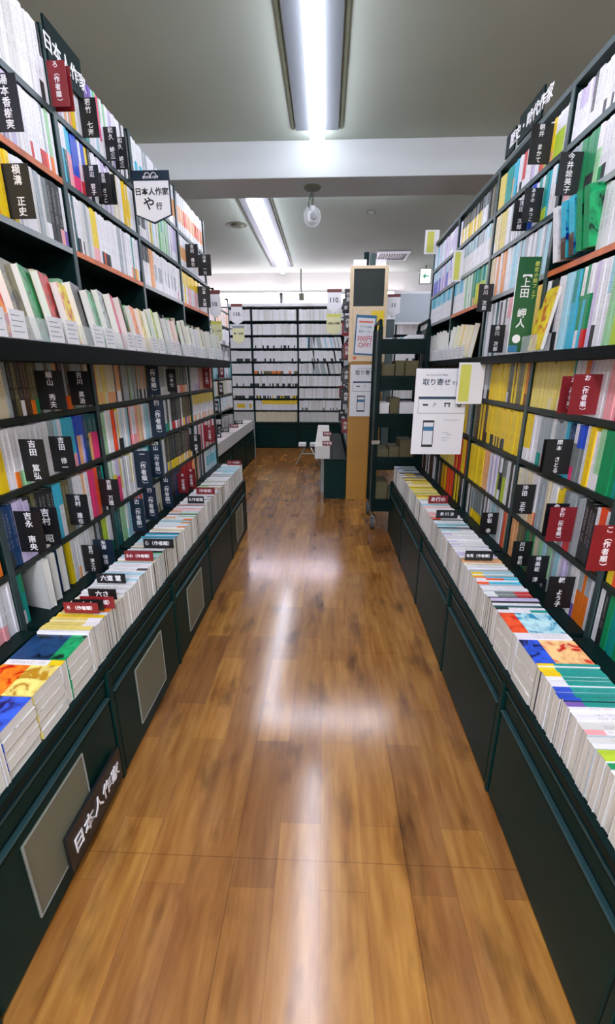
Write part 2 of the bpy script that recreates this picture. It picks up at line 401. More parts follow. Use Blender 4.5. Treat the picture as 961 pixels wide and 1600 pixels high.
for side, B_, rows, top in (('L', LB, LROW, 2.335), ('R', RB, RROW, 2.17)):
    word = 'left' if side == 'L' else 'right'
    for k in range(5):
        sp = {}
        if side == 'L': sp = {5: ['pale','pale','orange','pale','orange'][k], 6: 'orange' if k == 1 else 'upright', 7: 'upright'}
        else: sp = {5: ['orange','orange','pale','orange','pale'][k], 6: ['pale','pale','upright','pale','upright'][k], 7: 'pale' if k == 0 else 'upright'}
        lab = {0: 'dark bookcase bay beside the camera on the %s, mostly cut off', 1: 'nearest dark steel bookcase bay in view on the %s wall of the aisle',
               2: 'second dark steel bookcase bay along the %s of the aisle', 3: 'third dark steel bookcase bay along the %s of the aisle',
               4: 'farthest bookcase bay in the long %s row, at the aisle end'}[k] % word
        root, part = bookcase(side, k, B_[k], B_[k+1], rows, top, k == 4, k == 0, lab, special=sp)
        # display ledge, a deeper board sticking out under the face-out books
        lz = rows[4]; front = -.154 if side == 'L' else -.055
        part('display_ledge', [(front, .0005 if True else 0, B_[k]-.011, B_[k+1]-.0115, lz-.055 if side == 'L' else lz-.036, lz-.001)], M['ledge'], .002)
        if side == 'R':
            part('top_board', [(-.004, .17, B_[k]+.0125, B_[k+1]-.0125, 2.150, 2.17)], M['upright'])
# ------------------------------------------------------------------ low display cabinets with the counter of spine-up books
def cabinet(side, i, y0, y1, plate):
    face = XL if side == 'L' else XR; dep = .262 if side == 'L' else .245
    c = (y0+y1)/2; word = 'left' if side == 'L' else 'right'
    nm = ['behind the viewer', 'nearest in view, cut by the frame', 'second along the aisle', 'third along the aisle', 'fourth along the aisle', 'last, with a rounded end'][i]
    root = empty('display_cabinet', (face, c, 0), label='low dark display cabinet on the %s, %s' % (word, nm), cat='cabinet')
    def part(name, boxes, m, bevel=0, par=None):
        mb = MB()
        for (i0, i1, a, b, z0, z1) in boxes: ybox(mb, side, i0, i1, a-c, b-c, z0, z1, 0)
        return mb.build(name, m, par or root, bevel=bevel)
    part('carcass', [(.014, dep, y0+.001, y1-.001, 0, .405)], M['dark'])
    part('counter_top', [(0, dep, y0+.0005, y1-.0005, .405, .427)], M['dark'], .002)
    part('stile', [(-.004, .0135, y0+.0005, y0+.020, 0, .404)], M['panel'], .003)
    part('door_panel', [(-.002, .014, y0+.024, y1-.006, .004, .318)], M['panel'], .009)
    part('door_moulding', [(-.006, .013, y0+.024, y1-.006, .3185, .325)], M['lip'], .003)  # lighter strip painting in the ceiling-light highlight on the door's top edge
    part('upper_rail', [(.004, .014, y0+.024, y1-.006, .334, .380)], M['panel'], .006)
    part('edge_strip', [(.002, .014, y0+.024, y1-.006, .384, .390)], M['lip'])  # thin lighter strip, a painted highlight below the counter edge
    if i == 5: part('end_panel', [(-.004, dep, y1-.002, y1+.022, 0, .426)], M['panel'], .01)
    if plate:
        p = part('sign_holder', [(-.006, -.0025, y0+.16, y0+.40, .066, .290)], M['frost'])
        bdr = [(-.0075, -.006, y0+.16, y0+.164, .066, .290), (-.0075, -.006, y0+.396, y0+.40, .066, .290), (-.0075, -.006, y0+.164, y0+.396, .066, .069), (-.0075, -.006, y0+.164, y0+.396, .287, .290)]
        mb = MB()
        for (i0, i1, a, b, z0, z1) in bdr: ybox(mb, side, i0, i1, a-c, b-c, z0, z1, 0)
        o = mb.build('holder_rim', M['pale'], p)
    return root, c
for i in range(6):
    for side in 'LR':
        root, c = cabinet(side, i, PJ[i], PJ[i+1], side == 'L' and i in (1, 2, 3, 5))
s = empty('plinth_sign', (XL+.008, .875, .045), label='black sign with white characters leaning low on the nearest left cabinet', cat='sign')
bx('sign_board', (0, .010, -.140, .140, 0, .115), M['black'], s, bevel=.001)
text('日本人作家', .052, M['ink'], frame((.0115, 0, .055), (0,1,0), (0,0,1)), s, bold=.02, sx=.95, depth=.001)

# ------------------------------------------------------------------ books
def parse(tok):
    tok = random.choice(tok.split(','))
    if '/' in tok: a, b = tok.split('/'); return [(0, .27, b), (.27, 1, a)], a, b
    if '^' in tok: a, b = tok.split('^'); return [(0, .6, b), (.6, 1, a)], a, b
    if '_' in tok: a, b, d = tok.split('_'); return [(0, .24, d), (.24, .66, b), (.66, 1, a)], b, d
    return [(0, 1, tok)], tok, None
def jit(c, a=.05):
    k = 1+random.uniform(-a, a); return tuple(min(.8, v*k) for v in c[:3])+(1,)
def cover_mesh(t, h, d, segs, seed, art=None, side=None, ct=.0011):
    mb = MB()
    for z0, z1, ck in segs:
        col = jit(PL[ck]); a, b = z0*h, z1*h
        u0, u1 = seed+.001, seed+.999
        mb.quad([(0,0,a),(t,0,a),(t,0,b),(0,0,b)], col, 0, [(u0,z0),(u1,z0),(u1,z1),(u0,z1)])
        if side: col = jit(PL[side])
        mb.quad([(t-ct,ct,a),(ct,ct,a),(ct,ct,b),(t-ct,ct,b)], col)
        mb.quad([(0,d,a),(0,0,a),(0,0,b),(0,d,b)], col)
        mi = 1 if art else 0
        mb.quad([(t,0,a),(t,d,a),(t,d,b),(t,0,b)], jit(PL[ck if art == 'seg' else art]) if art else col, mi)
        mb.quad([(ct,ct,a),(ct,d,a),(ct,d,b),(ct,ct,b)], col); mb.quad([(t-ct,d,a),(t-ct,ct,a),(t-ct,ct,b),(t-ct,d,b)], col)
        mb.quad([(0,d,b),(ct,d,b),(ct,d,a),(0,d,a)], col); mb.quad([(t-ct,d,b),(t,d,b),(t,d,a),(t-ct,d,a)], col)
    for z, fl in ((0, 1), (h, 0)):
        col = jit(PL[side or (segs[0][2] if z == 0 else segs[-1][2])])
        for q in ([(0,0,z),(t,0,z),(t,ct,z),(0,ct,z)], [(0,ct,z),(ct,ct,z),(ct,d,z),(0,d,z)], [(t-ct,ct,z),(t,ct,z),(t,d,z),(t-ct,d,z)]):
            mb.quad(q[::-1] if fl else q, col)
    return mb.mesh('cover', [M['cover'], M['art']], True)
_pages = {}
def make_book(t, h, d, segs, Mx, name='paperback_book', art=None, pages='page_block', side=None, ct=.0011, inset=.002):
    me = cover_mesh(t, h, d, segs, random.randint(0, 400), art, side, ct)
    o = bpy.data.objects.new(name, me); COL.objects.link(o); o.matrix_world = Mx
    key = (round(t, 4), round(h, 3), round(d, 3), inset)
    if key not in _pages:
        _pages[key] = MB().box(ct+.0001, t-ct-.0001, ct+.0001, d-.001-inset*.5, inset, h-inset).mesh('pages', M['paper'])
    p = bpy.data.objects.new(pages, _pages[key]); COL.objects.link(p); p.parent = o
    return o
def basis(x, y, z, o):
    m = Matrix((Vector(x), Vector(y), Vector(z))).transposed().to_4x4(); m.translation = Vector(o); return m
def shelf_frame(side, X, Y, z, t, lean=0):
    if side == 'L': m = basis((0,1,0), (-1,0,0), (0,0,1), (X, Y, z))
    else: m = basis((0,-1,0), (1,0,0), (0,0,1), (X, Y+t, z))
    return m
def stuff_book(mb, side, X, Y, z, t, h, d, segs, lean=0):
    # one slim book: spine strips, sides and a white page top, spine to the aisle
    m = shelf_frame(side, X, Y, z, t); seed = random.randint(0, 400)
    T = lambda p: tuple(m @ Vector((p[0]+lean*p[2], p[1], p[2])))
    for z0, z1, ck in segs:
        col = jit(PL[ck]); a, b = z0*h, z1*h
        mb.quad([T((0,0,a)),T((t,0,a)),T((t,0,b)),T((0,0,b))], col, 0, [(seed,z0),(seed+.999,z0),(seed+.999,z1),(seed,z1)])
        mb.quad([T((0,d,a)),T((0,0,a)),T((0,0,b)),T((0,d,b))], col); mb.quad([T((t,0,a)),T((t,d,a)),T((t,d,b)),T((t,0,b))], col)
    mb.quad([T((0,0,h)),T((t,0,h)),T((t,d,h)),T((0,d,h))], (.66,.65,.60,1)); mb.quad([T((t,d,0)),T((0,d,0)),T((0,d,h)),T((t,d,h))], (.66,.65,.60,1))
    mb.quad([T((0,d,0)),T((t,d,0)),T((t,0,0)),T((0,0,0))], (.3,.3,.3,1))

# runs of spines read along each shelf: (column where the run ends, what the spines look like)
LR = {
 7: [(20,'W,W,w'),(34,'p,W,W'),(62,'W,W,W/k,w'),(78,'W,k^W'),(92,'W,v,r/W'),(108,'W/o,W,y,W/O'),(124,'W'),(134,'t^W,t'),(150,'W,V/W,C'),(168,'W,G^W,P/W'),(188,'W,v,W/k'),(200,'k,W'),(208,'T,t'),(225,'W,O/W,W^c'),(262,'W,e,W/g'),(285,'W_O_W,W_O_W,v'),(330,'W_O_W,W_R_W,W_O_W')],
 6: [(14,'v^W,v'),(40,'W'),(50,'W/k,W/r,W'),(60,'W,W/O'),(70,'W/r,e/R,W'),(82,'G/o,W'),(103,'W^t,W^T,W^c'),(113,'c^p,b^P,c'),(124,'b^p,b/P'),(132,'b^P,W/r'),(140,'y^W,W,Y'),(160,'W,k,W'),(172,'v,W'),(184,'W,W,h'),(192,'W_y_W,W'),(203,'W_y_W,y'),(214,'W'),(226,'T,W,k/W'),(236,'W,l^W,Y'),(246,'C,W'),(254,'G,t^G'),(262,'G,W'),(282,'W,v/W,e'),(300,'W_O_W'),(330,'W,W_O_W')],
 5: [(18,'y,y,y/o'),(30,'W'),(52,'W,w'),(70,'e,w,W'),(88,'k,s/W'),(98,'k/p,k'),(107,'W/V,v'),(116,'T,W'),(131,'W,W,W/k'),(143,'W,w,e'),(153,'y/O,y/p,y'),(158,'W'),(168,'W/R,W/k'),(204,'W,W,W,e'),(214,'W/y,W/o,t'),(225,'v/k,W'),(234,'s^W,k^W'),(240,'W/O,O'),(276,'W_e_W,W,W'),(285,'W,W/r'),(294,'Y^W,y'),(312,'y^W,y^p,y^W'),(330,'W')],
 3: [(12,'h,e'),(24,'k,n'),(30,'k/W'),(44,'N,N/R'),(56,'n/o,n/g'),(80,'e,n,N'),(98,'O,N,e/W'),(106,'e/R,N/o'),(126,'n,e,n/k'),(140,'h,n'),(150,'R,R'),(178,'Y,Y/W,h/O'),(190,'N,O/W'),(212,'e,n,G'),(234,'n/k,e/k,O/W'),(250,'k,e'),(264,'w,e/W'),(274,'k,n'),(292,'n/R,k/O,n/W'),(310,'w,W/v'),(332,'v,r,O')],
 2: [(3,'y'),(8,'W'),(14,'W/t,W'),(24,'W/y,W/o'),(34,'W/G,W'),(76,'W,W,W,w'),(90,'e,C'),(96,'C^c,W'),(114,'c,c,c/p'),(118,'W/o,c'),(126,'b^O,b'),(136,'b,b^v,B'),(140,'T,k'),(158,'T^p,T^P,T^O'),(166,'W,G'),(172,'W'),(181,'R,R,R/y'),(186,'y/k,W'),(200,'W,C,W/k'),(204,'k/r,s'),(214,'p,W/p'),(222,'O,h'),(236,'W_W_C,W,C'),(242,'W'),(256,'k,B'),(264,'W/t,k/g'),(284,'k/W,n/t,k/r,W'),(300,'n/V,N/O,n/y'),(332,'Y^W,y^W,Y_W_O')],
 1: [(6,'o,O'),(26,'B,B,B/k'),(50,'v,v'),(76,'k/W,n,k'),(86,'k,T'),(98,'c^W,c'),(108,'n,n/k'),(118,'k,s'),(124,'W,W/k'),(134,'W/R,O,W'),(140,'h,W'),(154,'R^P,R,P,R'),(160,'k,T'),(170,'t,g,t/W'),(180,'W,G'),(188,'v^P,W_y_W'),(214,'W,e,w,Y/W'),(222,'W/k,W'),(232,'C,W'),(240,'t^c,k'),(250,'W/G,k/g'),(258,'W'),(276,'n/y,n/b,k/y'),(298,'k/y,n/W,N/O'),(312,'k,W'),(334,'W,r,m')],
 0: [(14,'W/p,W'),(20,'W'),(28,'C,W'),(46,'t/W,g^t,t'),(62,'w'),(112,'y,y'),(120,'o^W,W,h'),(134,'W,W/O'),(150,'w,W/p'),(160,'k,e'),(168,'W,G,l'),(174,'W/g,t'),(181,'g,t'),(190,'k,T'),(198,'G,C'),(208,'C,W/C'),(216,'W/R,p'),(224,'R/W,v'),(236,'W,h'),(252,'W/k,h'),(268,'B,B'),(284,'k,B'),(300,'r,m'),(310,'R/y,O'),(322,'k,W'),(334,'W_c_W,C')],
}
RR = {   # these run from the camera outwards, so the column falls
 7: [(935,'W/k,W,W/O'),(925,'k/W,W,N/W'),(894,'v^W,W,v^W'),(884,'W,w'),(868,'W^l,W^y,W^l'),(852,'W^y,y/O,W^l'),(846,'R,W/R'),(826,'W,W,v'),(818,'r/W,W'),(808,'W/k,k,W'),(802,'c^O,c'),(796,'t,T^O'),(790,'o,t'),(780,'Y,Y'),(765,'k,n'),(745,'k^Y,s^W'),(722,'k^y,n^W'),(700,'v,W,W_v_W'),(672,'v,C,W')],
 6: [(944,'W,W/k,W'),(934,'W^G,W/g'),(924,'g,g/k'),(904,'g,g/o'),(895,'e/O,e/r'),(884,'e/p,C/o,e/W'),(876,'C,e'),(864,'c^W,v,W'),(850,'t/l,c,t'),(842,'W/l,t/W'),(836,'C,W'),(824,'b,b,c'),(804,'W,e'),(792,'W,e'),(776,'Y,Y,h'),(766,'h/W'),(756,'C^W,W'),(722,'e^W,C^W,e^W'),(700,'v,b^W,W_v_W'),(672,'C^b,v')],
 5: [(944,'W,w'),(936,'W/k,W'),(928,'W/r,r'),(864,'e'),(852,'W,C'),(834,'e,W,C'),(820,'e,W'),(800,'e,C'),(790,'O,W'),(782,'O^o,O'),(772,'W/W,O'),(764,'W,h'),(745,'g^y,t^l,G'),(736,'t_g_O,g'),(722,'W,G'),(700,'C^W,c^W'),(668,'C^W,c^W')],
 4: [(952,'G,l'),(944,'C^W,W'),(934,'W,W/k'),(928,'W,v'),(914,'W_g_r,W_t_k'),(900,'W_g_W,g^c'),(890,'t^c,c'),(880,'W/c,C'),(866,'W,W/k'),(856,'k/W,W'),(846,'W,w'),(822,'y,O,W'),(798,'W'),(788,'p_W_W,W'),(778,'W,k/W'),(770,'W,T'),(752,'W,e')],
 3: [(952,'p,W/P'),(946,'W'),(926,'k,k,W,k'),(920,'v/W,W,W'),(914,'W^o,o'),(904,'W,y/W'),(896,'v/W,W'),(892,'t,W'),(832,'Y,Y,Y/h,Y/W,Y'),(822,'o/m,y'),(812,'y/r,y,n'),(802,'y,k'),(792,'n/v,k'),(766,'y'),(752,'e/k,W'),(742,'e,W'),(722,'G,W'),(700,'k,N'),(672,'n,N')],
 2: [(950,'g,g,t'),(942,'g,g/O,G/R'),(936,'G/W,W'),(928,'W'),(920,'y^W,y'),(914,'W,s'),(900,'b^s,B_s_v,B_s_c'),(894,'W_s_P,B_s_r'),(886,'B_e_c,c'),(882,'c,k'),(866,'e,e'),(858,'e/o,W'),(848,'e/p,e'),(842,'e/t,W/k'),(832,'W'),(812,'y/W,Y'),(790,'y,y'),(760,'y,y/k'),(744,'N,y'),(730,'n,e'),(700,'y'),(672,'n,y')],
 1: [(952,'R,y,o'),(942,'W,W/k'),(930,'W/R,R'),(922,'W/b,k'),(908,'W^c,c,k'),(896,'e,s'),(884,'W/V,e/v,e/r'),(876,'W,s'),(868,'y^W,y'),(850,'h,W'),(842,'e,w'),(836,'W/r,N/W'),(828,'W/O,R'),(808,'h,w'),(798,'W'),(790,'W,k'),(776,'W_k_W,s^l,k'),(764,'W,v'),(754,'p,O'),(730,'y,y,y'),(712,'r,y'),(690,'y,Y'),(672,'k,r')],
 0: [(950,'t,W,g'),(942,'k,n'),(926,'W/W,C/W,W'),(918,'W'),(904,'e^o,W^o,o'),(896,'W/V,P'),(884,'W,e'),(876,'v,W'),(862,'W,C'),(846,'e,G/k,C/N'),(832,'G/k,h,G'),(820,'g,k,n'),(806,'n,k/W'),(797,'Y,h,O'),(790,'t,p'),(784,'R,O'),(772,'W,e'),(762,'C,e,W'),(752,'W,k'),(736,'e/y,s/y'),(722,'W,k,W'),(708,'y,k'),(690,'y,R'),(672,'W,N')],
}
ROWNAME = {7:'top shelf', 6:'second shelf from the top', 5:'third shelf from the top', 4:'display ledge', 3:'shelf just below the ledge', 2:'second shelf below the ledge', 1:'third shelf below the ledge', 0:'lowest shelf'}
HT = {'L': {7:.215, 6:.182, 5:.188, 3:.178, 2:.185, 1:.200, 0:.180}, 'R': {7:.138, 6:.158, 5:.178, 4:.248, 3:.172, 2:.186, 1:.200, 0:.180}}
def plan(side, runs, rows, bays, ystart):
    out = []
    X = SL if side == 'L' else SR
    for row, rl in runs.items():
        z = rows[row]; zm = z+HT[side][row]*.55
        lim = [(yof(px, X, zm), tok) for px, tok in rl]
        for b in range(len(bays)-1):
            y = bays[b]+.0135; end = bays[b+1]-.0135; seq = []
            if y < ystart: y = ystart
            while y < end-.010:
                tok = next((tk for ly, tk in lim if y < ly), rl[-1][1])
                segs, a, bb = parse(tok)
                t = random.choice((.014,.016,.018,.018,.020,.022,.024,.027)) if not tok.startswith('W') or random.random() < .5 else random.choice((.016,.018,.020))
                if y+t > end: t = end-y
                if t < .009: break
                seq.append(dict(side=side, row=row, bay=b, y=y, t=round(t-.0006, 4), z=z, h=round(HT[side][row]*random.choice((.985,.99,1,1,1,1.0,.97,.94 if random.random() < .3 else 1)), 3), segs=segs, a=a, b=bb))
                y += t
            for i, s_ in enumerate(seq): s_['i'] = i; s_['n'] = len(seq)
            out += seq
    return out
GAPS = {'L': [(0, 44, 108)], 'R': [(5, 932, 868), (4, 753, 660)]}     # places kept free for tilted or face-out books
def px_of(X, Y, Z):
    cy, sy = math.cos(YAW), math.sin(YAW); x = X*cy-Y*sy; y = X*sy+Y*cy; zz = Z-H
    ct, st = math.cos(TH), math.sin(TH); d = y*ct-zz*st; u = y*st+zz*ct
    return 480.5+F*x/d, 800-F*u/d, d
keep = []
for side, runs, rows, bays in (('L', LR, LROW, LB), ('R', RR, RROW, RB)):
    X = SL if side == 'L' else SR
    for s_ in plan(side, runs, rows, bays, .62):
        drop = False
        for (r, xa, xb) in GAPS[side]:
            if s_['row'] == r:
                ya, yb = sorted((yof(xa, X, s_['z']+.1), yof(xb, X, s_['z']+.1)))
                if s_['y']+s_['t'] > ya and s_['y'] < yb: drop = True
        if drop: continue
        q = px_of(X, s_['y'], s_['z']+s_['h']/2)
        s_['X'] = X; s_['size'] = s_['t']*s_['h']*abs(X)/q[2]**3 if (-6 < q[0] < 967 and -40 < q[1] < 1640) else 0
        keep.append(s_)
near = set(id(q) for q in sorted(keep, key=lambda q: -q['size'])[:300])
rest = MB()
for q in keep:
    side = q['side']; word = 'left' if side == 'L' else 'right'
    setb = random.uniform(.002, .007)
    Xf = q['X']-setb if side == 'L' else q['X']+setb
    if id(q) in near:
        o = make_book(q['t'], q['h'], .125, q['segs'], shelf_frame(side, Xf, q['y'], q['z'], q['t']))
        cn = CNAME[q['a']]+(' and '+CNAME[q['b']] if q['b'] and q['b'] != q['a'] else '')
        pos = {0: lambda: ordinal(q['n']-q['i'])+' from far end of the cut-off bay', 1: lambda: ordinal(q['n']-q['i'])+' before the first full upright',
               2: lambda: ordinal(q['i']+1)+' beyond the first full upright'}.get(q['bay'], lambda: ordinal(q['i']+1)+' beyond the second full upright')()
        tag(o, '%s book, %s, %s, %s' % (cn, pos, {7:'top shelf',6:'second shelf',5:'third shelf',4:'ledge shelf',3:'shelf under ledge',2:'third shelf up',1:'second shelf up',0:'lowest shelf'}[q['row']], word), 'book',
            'spine-out books on the %s of the %s bookcases' % (ROWNAME[q['row']], word))
    else:
        stuff_book(rest, side, Xf, q['y'], q['z'], q['t'], q['h'], .125, q['segs'])
y = 1.05          # darker second tier standing behind the left face-out books
while y < 3.74:
    if all(abs(y-b) > .035 for b in LB) and math.sin(y*9.3)+math.sin(y*23) > -.5:
        t = random.uniform(.018, .03)
        stuff_book(rest, 'L', SL-.045, y, LROW[4], t-.001, random.uniform(.20, .25), .10, [(0,1,random.choice('nGhnkeOG'))]); y += t
    else: y += .03
o = rest.build('distant_paperback_books', [M['cover'], M['art']], colored=True)
tag(o, 'farther spine-out books filling the shelves along both sides of the aisle', 'books', kind='stuff')

# three books standing tilted with their page edges out, left lowest shelf
for i, (px, t) in enumerate(((72, .028), (86, .026), (103, .032))):
    y = yof(px, SL, .58)
    m = basis((0,1,0), (1,0,0), (0,0,-1), (0,0,0)) if False else Matrix.Rotation(math.radians(-14), 4, 'Z') @ basis((0,-1,0), (1,0,0), (0,0,1), (0,0,0))
    m.translation = Vector((SL-.07-.01*i, y+.012, LROW[0]+.001))
    o = make_book(t, .178, .10, [(0,1,'B' if i == 2 else 'w')], m, art='B' if i == 2 else None)
    tag(o, ['white book turned page edges out, leftmost of three on the lowest left shelf', 'middle of three page-out books on the lowest left shelf', 'thick page-out book with a blue picture cover, lowest left shelf'][i], 'book', 'page-out books on the lowest left shelf')

# ------------------------------------------------------------------ face-out books on the ledge, each in a clear stand with a white price card
DISP = ['T','o','n','g','r','y','k','g','e','P','n','o','Y','g','l','B','e','R','g','n','h','e','b','Y','k','n','e','g','c','n','O','k']
def display(side, X, Y, z, col, ang, h, w_, t, label, label2, grp, edge='w', card=True, sp=.09):
    # X, Y: near front corner of the book's foot; ang > 0 turns the cover away from someone entering the aisle
    lean = math.radians(9); sg = 1 if side == 'L' else -1
    # book local frame: x = outwards through the front cover, y = spine to page edge, z = up
    if side == 'L': base = basis((1,0,0), (0,-1,0), (0,0,-1), (0, w_, h))
    else: base = basis((-1,0,0), (0,-1,0), (0,0,1), (0, w_, 0))
    m = Matrix.Translation((X, Y, z+.006)) @ Matrix.Rotation(sg*ang, 4, 'Z') @ Matrix.Rotation(-sg*lean, 4, 'Y') @ Matrix.Translation((-sg*t, 0, 0)) @ base
    o = make_book(t, h, w_, [(0,1,edge)], m, 'display_book', art=col, side=edge)
    tag(o, label, 'book', grp)
    fx = XDL if side == 'L' else XDR
    st = empty('book_stand', (fx, Y, z), 0, label2, 'display stand', 'clear book stands on the %s ledge' % ('left' if side == 'L' else 'right'))
    def sb(nm, i0, i1, ya, yb, z0, z1, mm, par=None):
        a_, b_ = sorted((-sg*i0, -sg*i1)); return bx(nm, (a_, b_, ya, yb, z0, z1), mm, par or st)
    sb('stand_base', .001, .075, 0, sp-.006, 0, .004, M['glassy'])
    sb('stand_lip', 0, .0015, 0, sp-.004, 0, .060, M['glassy'])
    if card:
        c = sb('price_card', -.0012, -.0002, .001, sp*.80, .001, .070, M['white'])
        mb = MB()
        for k in range(4):
            a_, b_ = sorted((sg*.0012, sg*.0016)); mb.box(a_, b_, .008, sp*.68-(k % 2)*.012, .016+k*.013, .0185+k*.013)
        mb.build('printed_lines', M['inkgrey'], c)
    return o
XDL, XDR = SL+.152, SR-.053
y = 1.08; i = 0
while y < 3.68:
    h = random.choice((.185,.19,.20,.205,.18)); w_ = random.uniform(.105, .12); sp = random.uniform(.077, .092)
    display('L', SL+.132+random.uniform(-.006, .004), y, LROW[4], DISP[i % len(DISP)], math.radians(15+random.uniform(-4, 4)), h, w_, random.choice((.020,.024,.030,.036)),
        '%s face-out book on the left ledge, %s stand from the camera' % (CNAME[DISP[i % len(DISP)]]+'-covered', ordinal(i+1)),
        'clear stand %s price card, %s from the camera on left ledge' % ('without' if i % 3 == 2 else 'with white', ordinal(i+1)), 'face-out books on the left ledge', edge=random.choice('whwh'), card=i % 3 != 2, sp=sp)
    y += sp; i += 1
y = 2.62; i = 0; cols = 'yyylWCWWevWWWW'
while y < 3.70:
    sp = random.uniform(.082, .095)
    display('R', SR-.034, y, RROW[4], cols[i % len(cols)], math.radians(15+random.uniform(-4, 4)), random.choice((.18,.19,.20)), .105, .026,
        '%s-covered face-out book on the right ledge, %s from the near end' % (CNAME[cols[i % len(cols)]], ordinal(i+1)),
        'clear stand on the far right ledge, %s from its near end' % ordinal(i+1), 'face-out books on the right ledge', edge='W' if i > 3 else 'y', sp=sp)
    y += sp; i += 1
# picture-cover book by the green sign
display('R', SR-.036, 1.735, RROW[4], 'y', math.radians(4), .215, .13, .012, 'yellow and orange picture-cover book facing out beside the tall green sign',
    'clear stand holding the picture-cover book beside the green sign', 'face-out books on the right ledge', card=False, sp=.13)
# teal books leaning out on the third shelf, near right
for i, px in enumerate((930, 918, 906, 893, 880)):
    yy = yof(px, SR, 1.69)
    m = Matrix.Translation((SR-.022, yy, RROW[5]+.012)) @ Matrix.Rotation(math.radians(-9), 4, 'Y') @ Matrix.Rotation(math.radians(8), 4, 'Z') @ basis((0,-1,0), (1,0,0), (0,0,1), (0,0,0))
    c_ = ['g','g','c','c','W'][i]
    o = make_book(.024, .168, .11, [(0,.38,'N' if i in (2,3) else c_),(.38,1,c_)], m, art=c_)
    tag(o, '%s jacketed book leaning outward on the third right shelf, %s from the right' % (CNAME[c_], ordinal(i+1)), 'book', 'leaning jacketed books on the right shelf')

# ------------------------------------------------------------------ spine-up books on the counters
def ty(py, X):
    b = (py-800)/F; ct, st = math.cos(TH), math.sin(TH); q = (.55-H)*(b*st-ct)/(b*ct+st)
    return (q-X*math.sin(YAW))/math.cos(YAW)
# (row in the photo where the run ends, look, 'flat' for a lying pile)
LT = [(1170,'w,W,h',0),(1150,'N,W',0),(1106,'B',5),(1064,'O',5),(1031,'W_W_R,W_W_R,W_W_y',0),(1001,'B',4),(989,'W',0),(958,'Y,h,Y/W,y',0),(945,'o,W,Y',0),(934,'O,W,h',0),(912,'W,W,w',0),(880,'W,W,W/k,C',0),(866,'W/G,h,C',0),(858,'g,W',0),(846,'w,C,h',0),(836,'B,c,B,C',0),(826,'k,h,W',0),(812,'W,W/o,C',0),(800,'O^W,W^G,W',0),(790,'W,p,k',0),(776,'W,w,W/k',0),(764,'O,W,W',0),(752,'G^W,h,W',0),(742,'W,C,W',0),(730,'C,c,W^C',0),(721,'W,W,C',0)]
RT = [(1420,'h,W',0),(1345,'w,W,h',0),(1270,'W,C^W,W',0),(1205,'W,l^W,b',0),(1190,'b,g',0),(1172,'l,g',0),(1108,'W,W,W/p,w',0),(1096,'t/V,t/b',0),(1074,'t/b,t/c',0),(1060,'t/W',0),(1040,'t/y,t/y',0),(1004,'O',5),(990,'W,k/p',0),(958,'c',5),(946,'t_W_W,W/k,T',0),(936,'W,v',0),(924,'r_s_W,k,N/W',0),(914,'W,k/W,e',0),(904,'c_R_W,c/R',0),(893,'C/y,e/y,e',0),(884,'W,C',0),(874,'O/O,h',0),(862,'W,v,v/W',0),(832,'W,W/v,W',0),(818,'C,e,W^C',0),(806,'W/R,W',0),(792,'W/p,R,W',0),(782,'W,C',0),(766,'y,y,l',0),(748,'y,y/W,y',0),(738,'k_y_W,T,k',0),(728,'k/W,T,k/b',0),(722,'W,W/b',0)]
for side, runs in (('L', LT), ('R', RT)):
    word = 'left' if side == 'L' else 'right'; X = XL-.014 if side == 'L' else XR+.014
    sgn = -1 if side == 'L' else 1
    y = .50 if side == 'L' else .34
    n = 0
    xfront = 100 if side == 'L' else 850
    for ri, (py, tok, flat) in enumerate(runs):
        yend = min(ty(py, X), 3.325)
        if flat:
            tt = round(.1225/flat, 4); L_ = max(.105, yend-y-.004); L_ = min(L_, .13)
            for k in range(flat):
                jx = random.uniform(-.002, .002); top = k == flat-1
                if side == 'L': m = basis((0,0,1), (0,1,0), (-1,0,0), (X+jx, y+.002, .4275+k*(tt+.0005)))
                else: m = basis((0,0,1), (0,-1,0), (1,0,0), (X+jx, y+.002+L_, .4275+k*(tt+.0005)))
                segs = {('L','B'): [(0,.3,'g'),(.3,1,'B')], ('L','O'): [(0,.5,'Y'),(.5,1,'o')], ('R','O'): [(0,.35,'b'),(.35,1,'O')], ('R','c'): [(0,.3,'R'),(.3,1,'C')]}[(side, tok)]
                if side == 'L' and ri == 2: segs = [(0,.45,'b'),(.45,1,'B')]
                o = make_book(tt, .148, L_, segs, m, name='counter_book', art='seg' if top else 'w', side='w', ct=.0009, inset=.0006)
                if side == 'L' and ri == 2: nm = 'blue-covered pile at the near end'
                elif side == 'L' and tok == 'O': nm = 'orange-covered pile'
                elif side == 'L': nm = 'blue and green picture-cover pile'
                elif tok == 'O': nm = 'horse-picture-cover pile'
                else: nm = 'cyan and red cover pile'
                tag(o, 'flat book, %s, in %s, %s counter' % ('topmost' if top else ordinal(k+1)+' from bottom', nm, word), 'book', '%s on the %s counter' % (nm, word))
            y += L_+.004
            continue
        while y < yend-.006:
            segs, a, bb = parse(tok)
            t = random.choice((.014,.016,.018,.020,.022)); t = min(t, max(.010, yend-y))
            if y+t > 3.326: break
            hgt = random.uniform(.122, .130); ln = random.choice((.148,.148,.146,.150))
            if side == 'L': m = basis((0,1,0), (0,0,-1), (-1,0,0), (X+random.uniform(-.002, .0015), y, .428+hgt))
            else: m = basis((0,-1,0), (0,0,-1), (1,0,0), (X+random.uniform(-.0015, .002), y+t, .428+hgt))
            o = make_book(round(t-.0008, 4), ln, hgt, segs, m, name='counter_book', side=random.choice(('w','w','W','W','e','k')), ct=.0007, inset=.0006); n += 1
            cn = CNAME[a]+(' and '+CNAME[bb] if bb and bb != a else '')
            tag(o, '%s book standing spine-up on the %s counter, %s from the near end' % (cn, word, ordinal(n)), 'book', 'spine-up books along the %s counter' % word)
            y += t+.0004

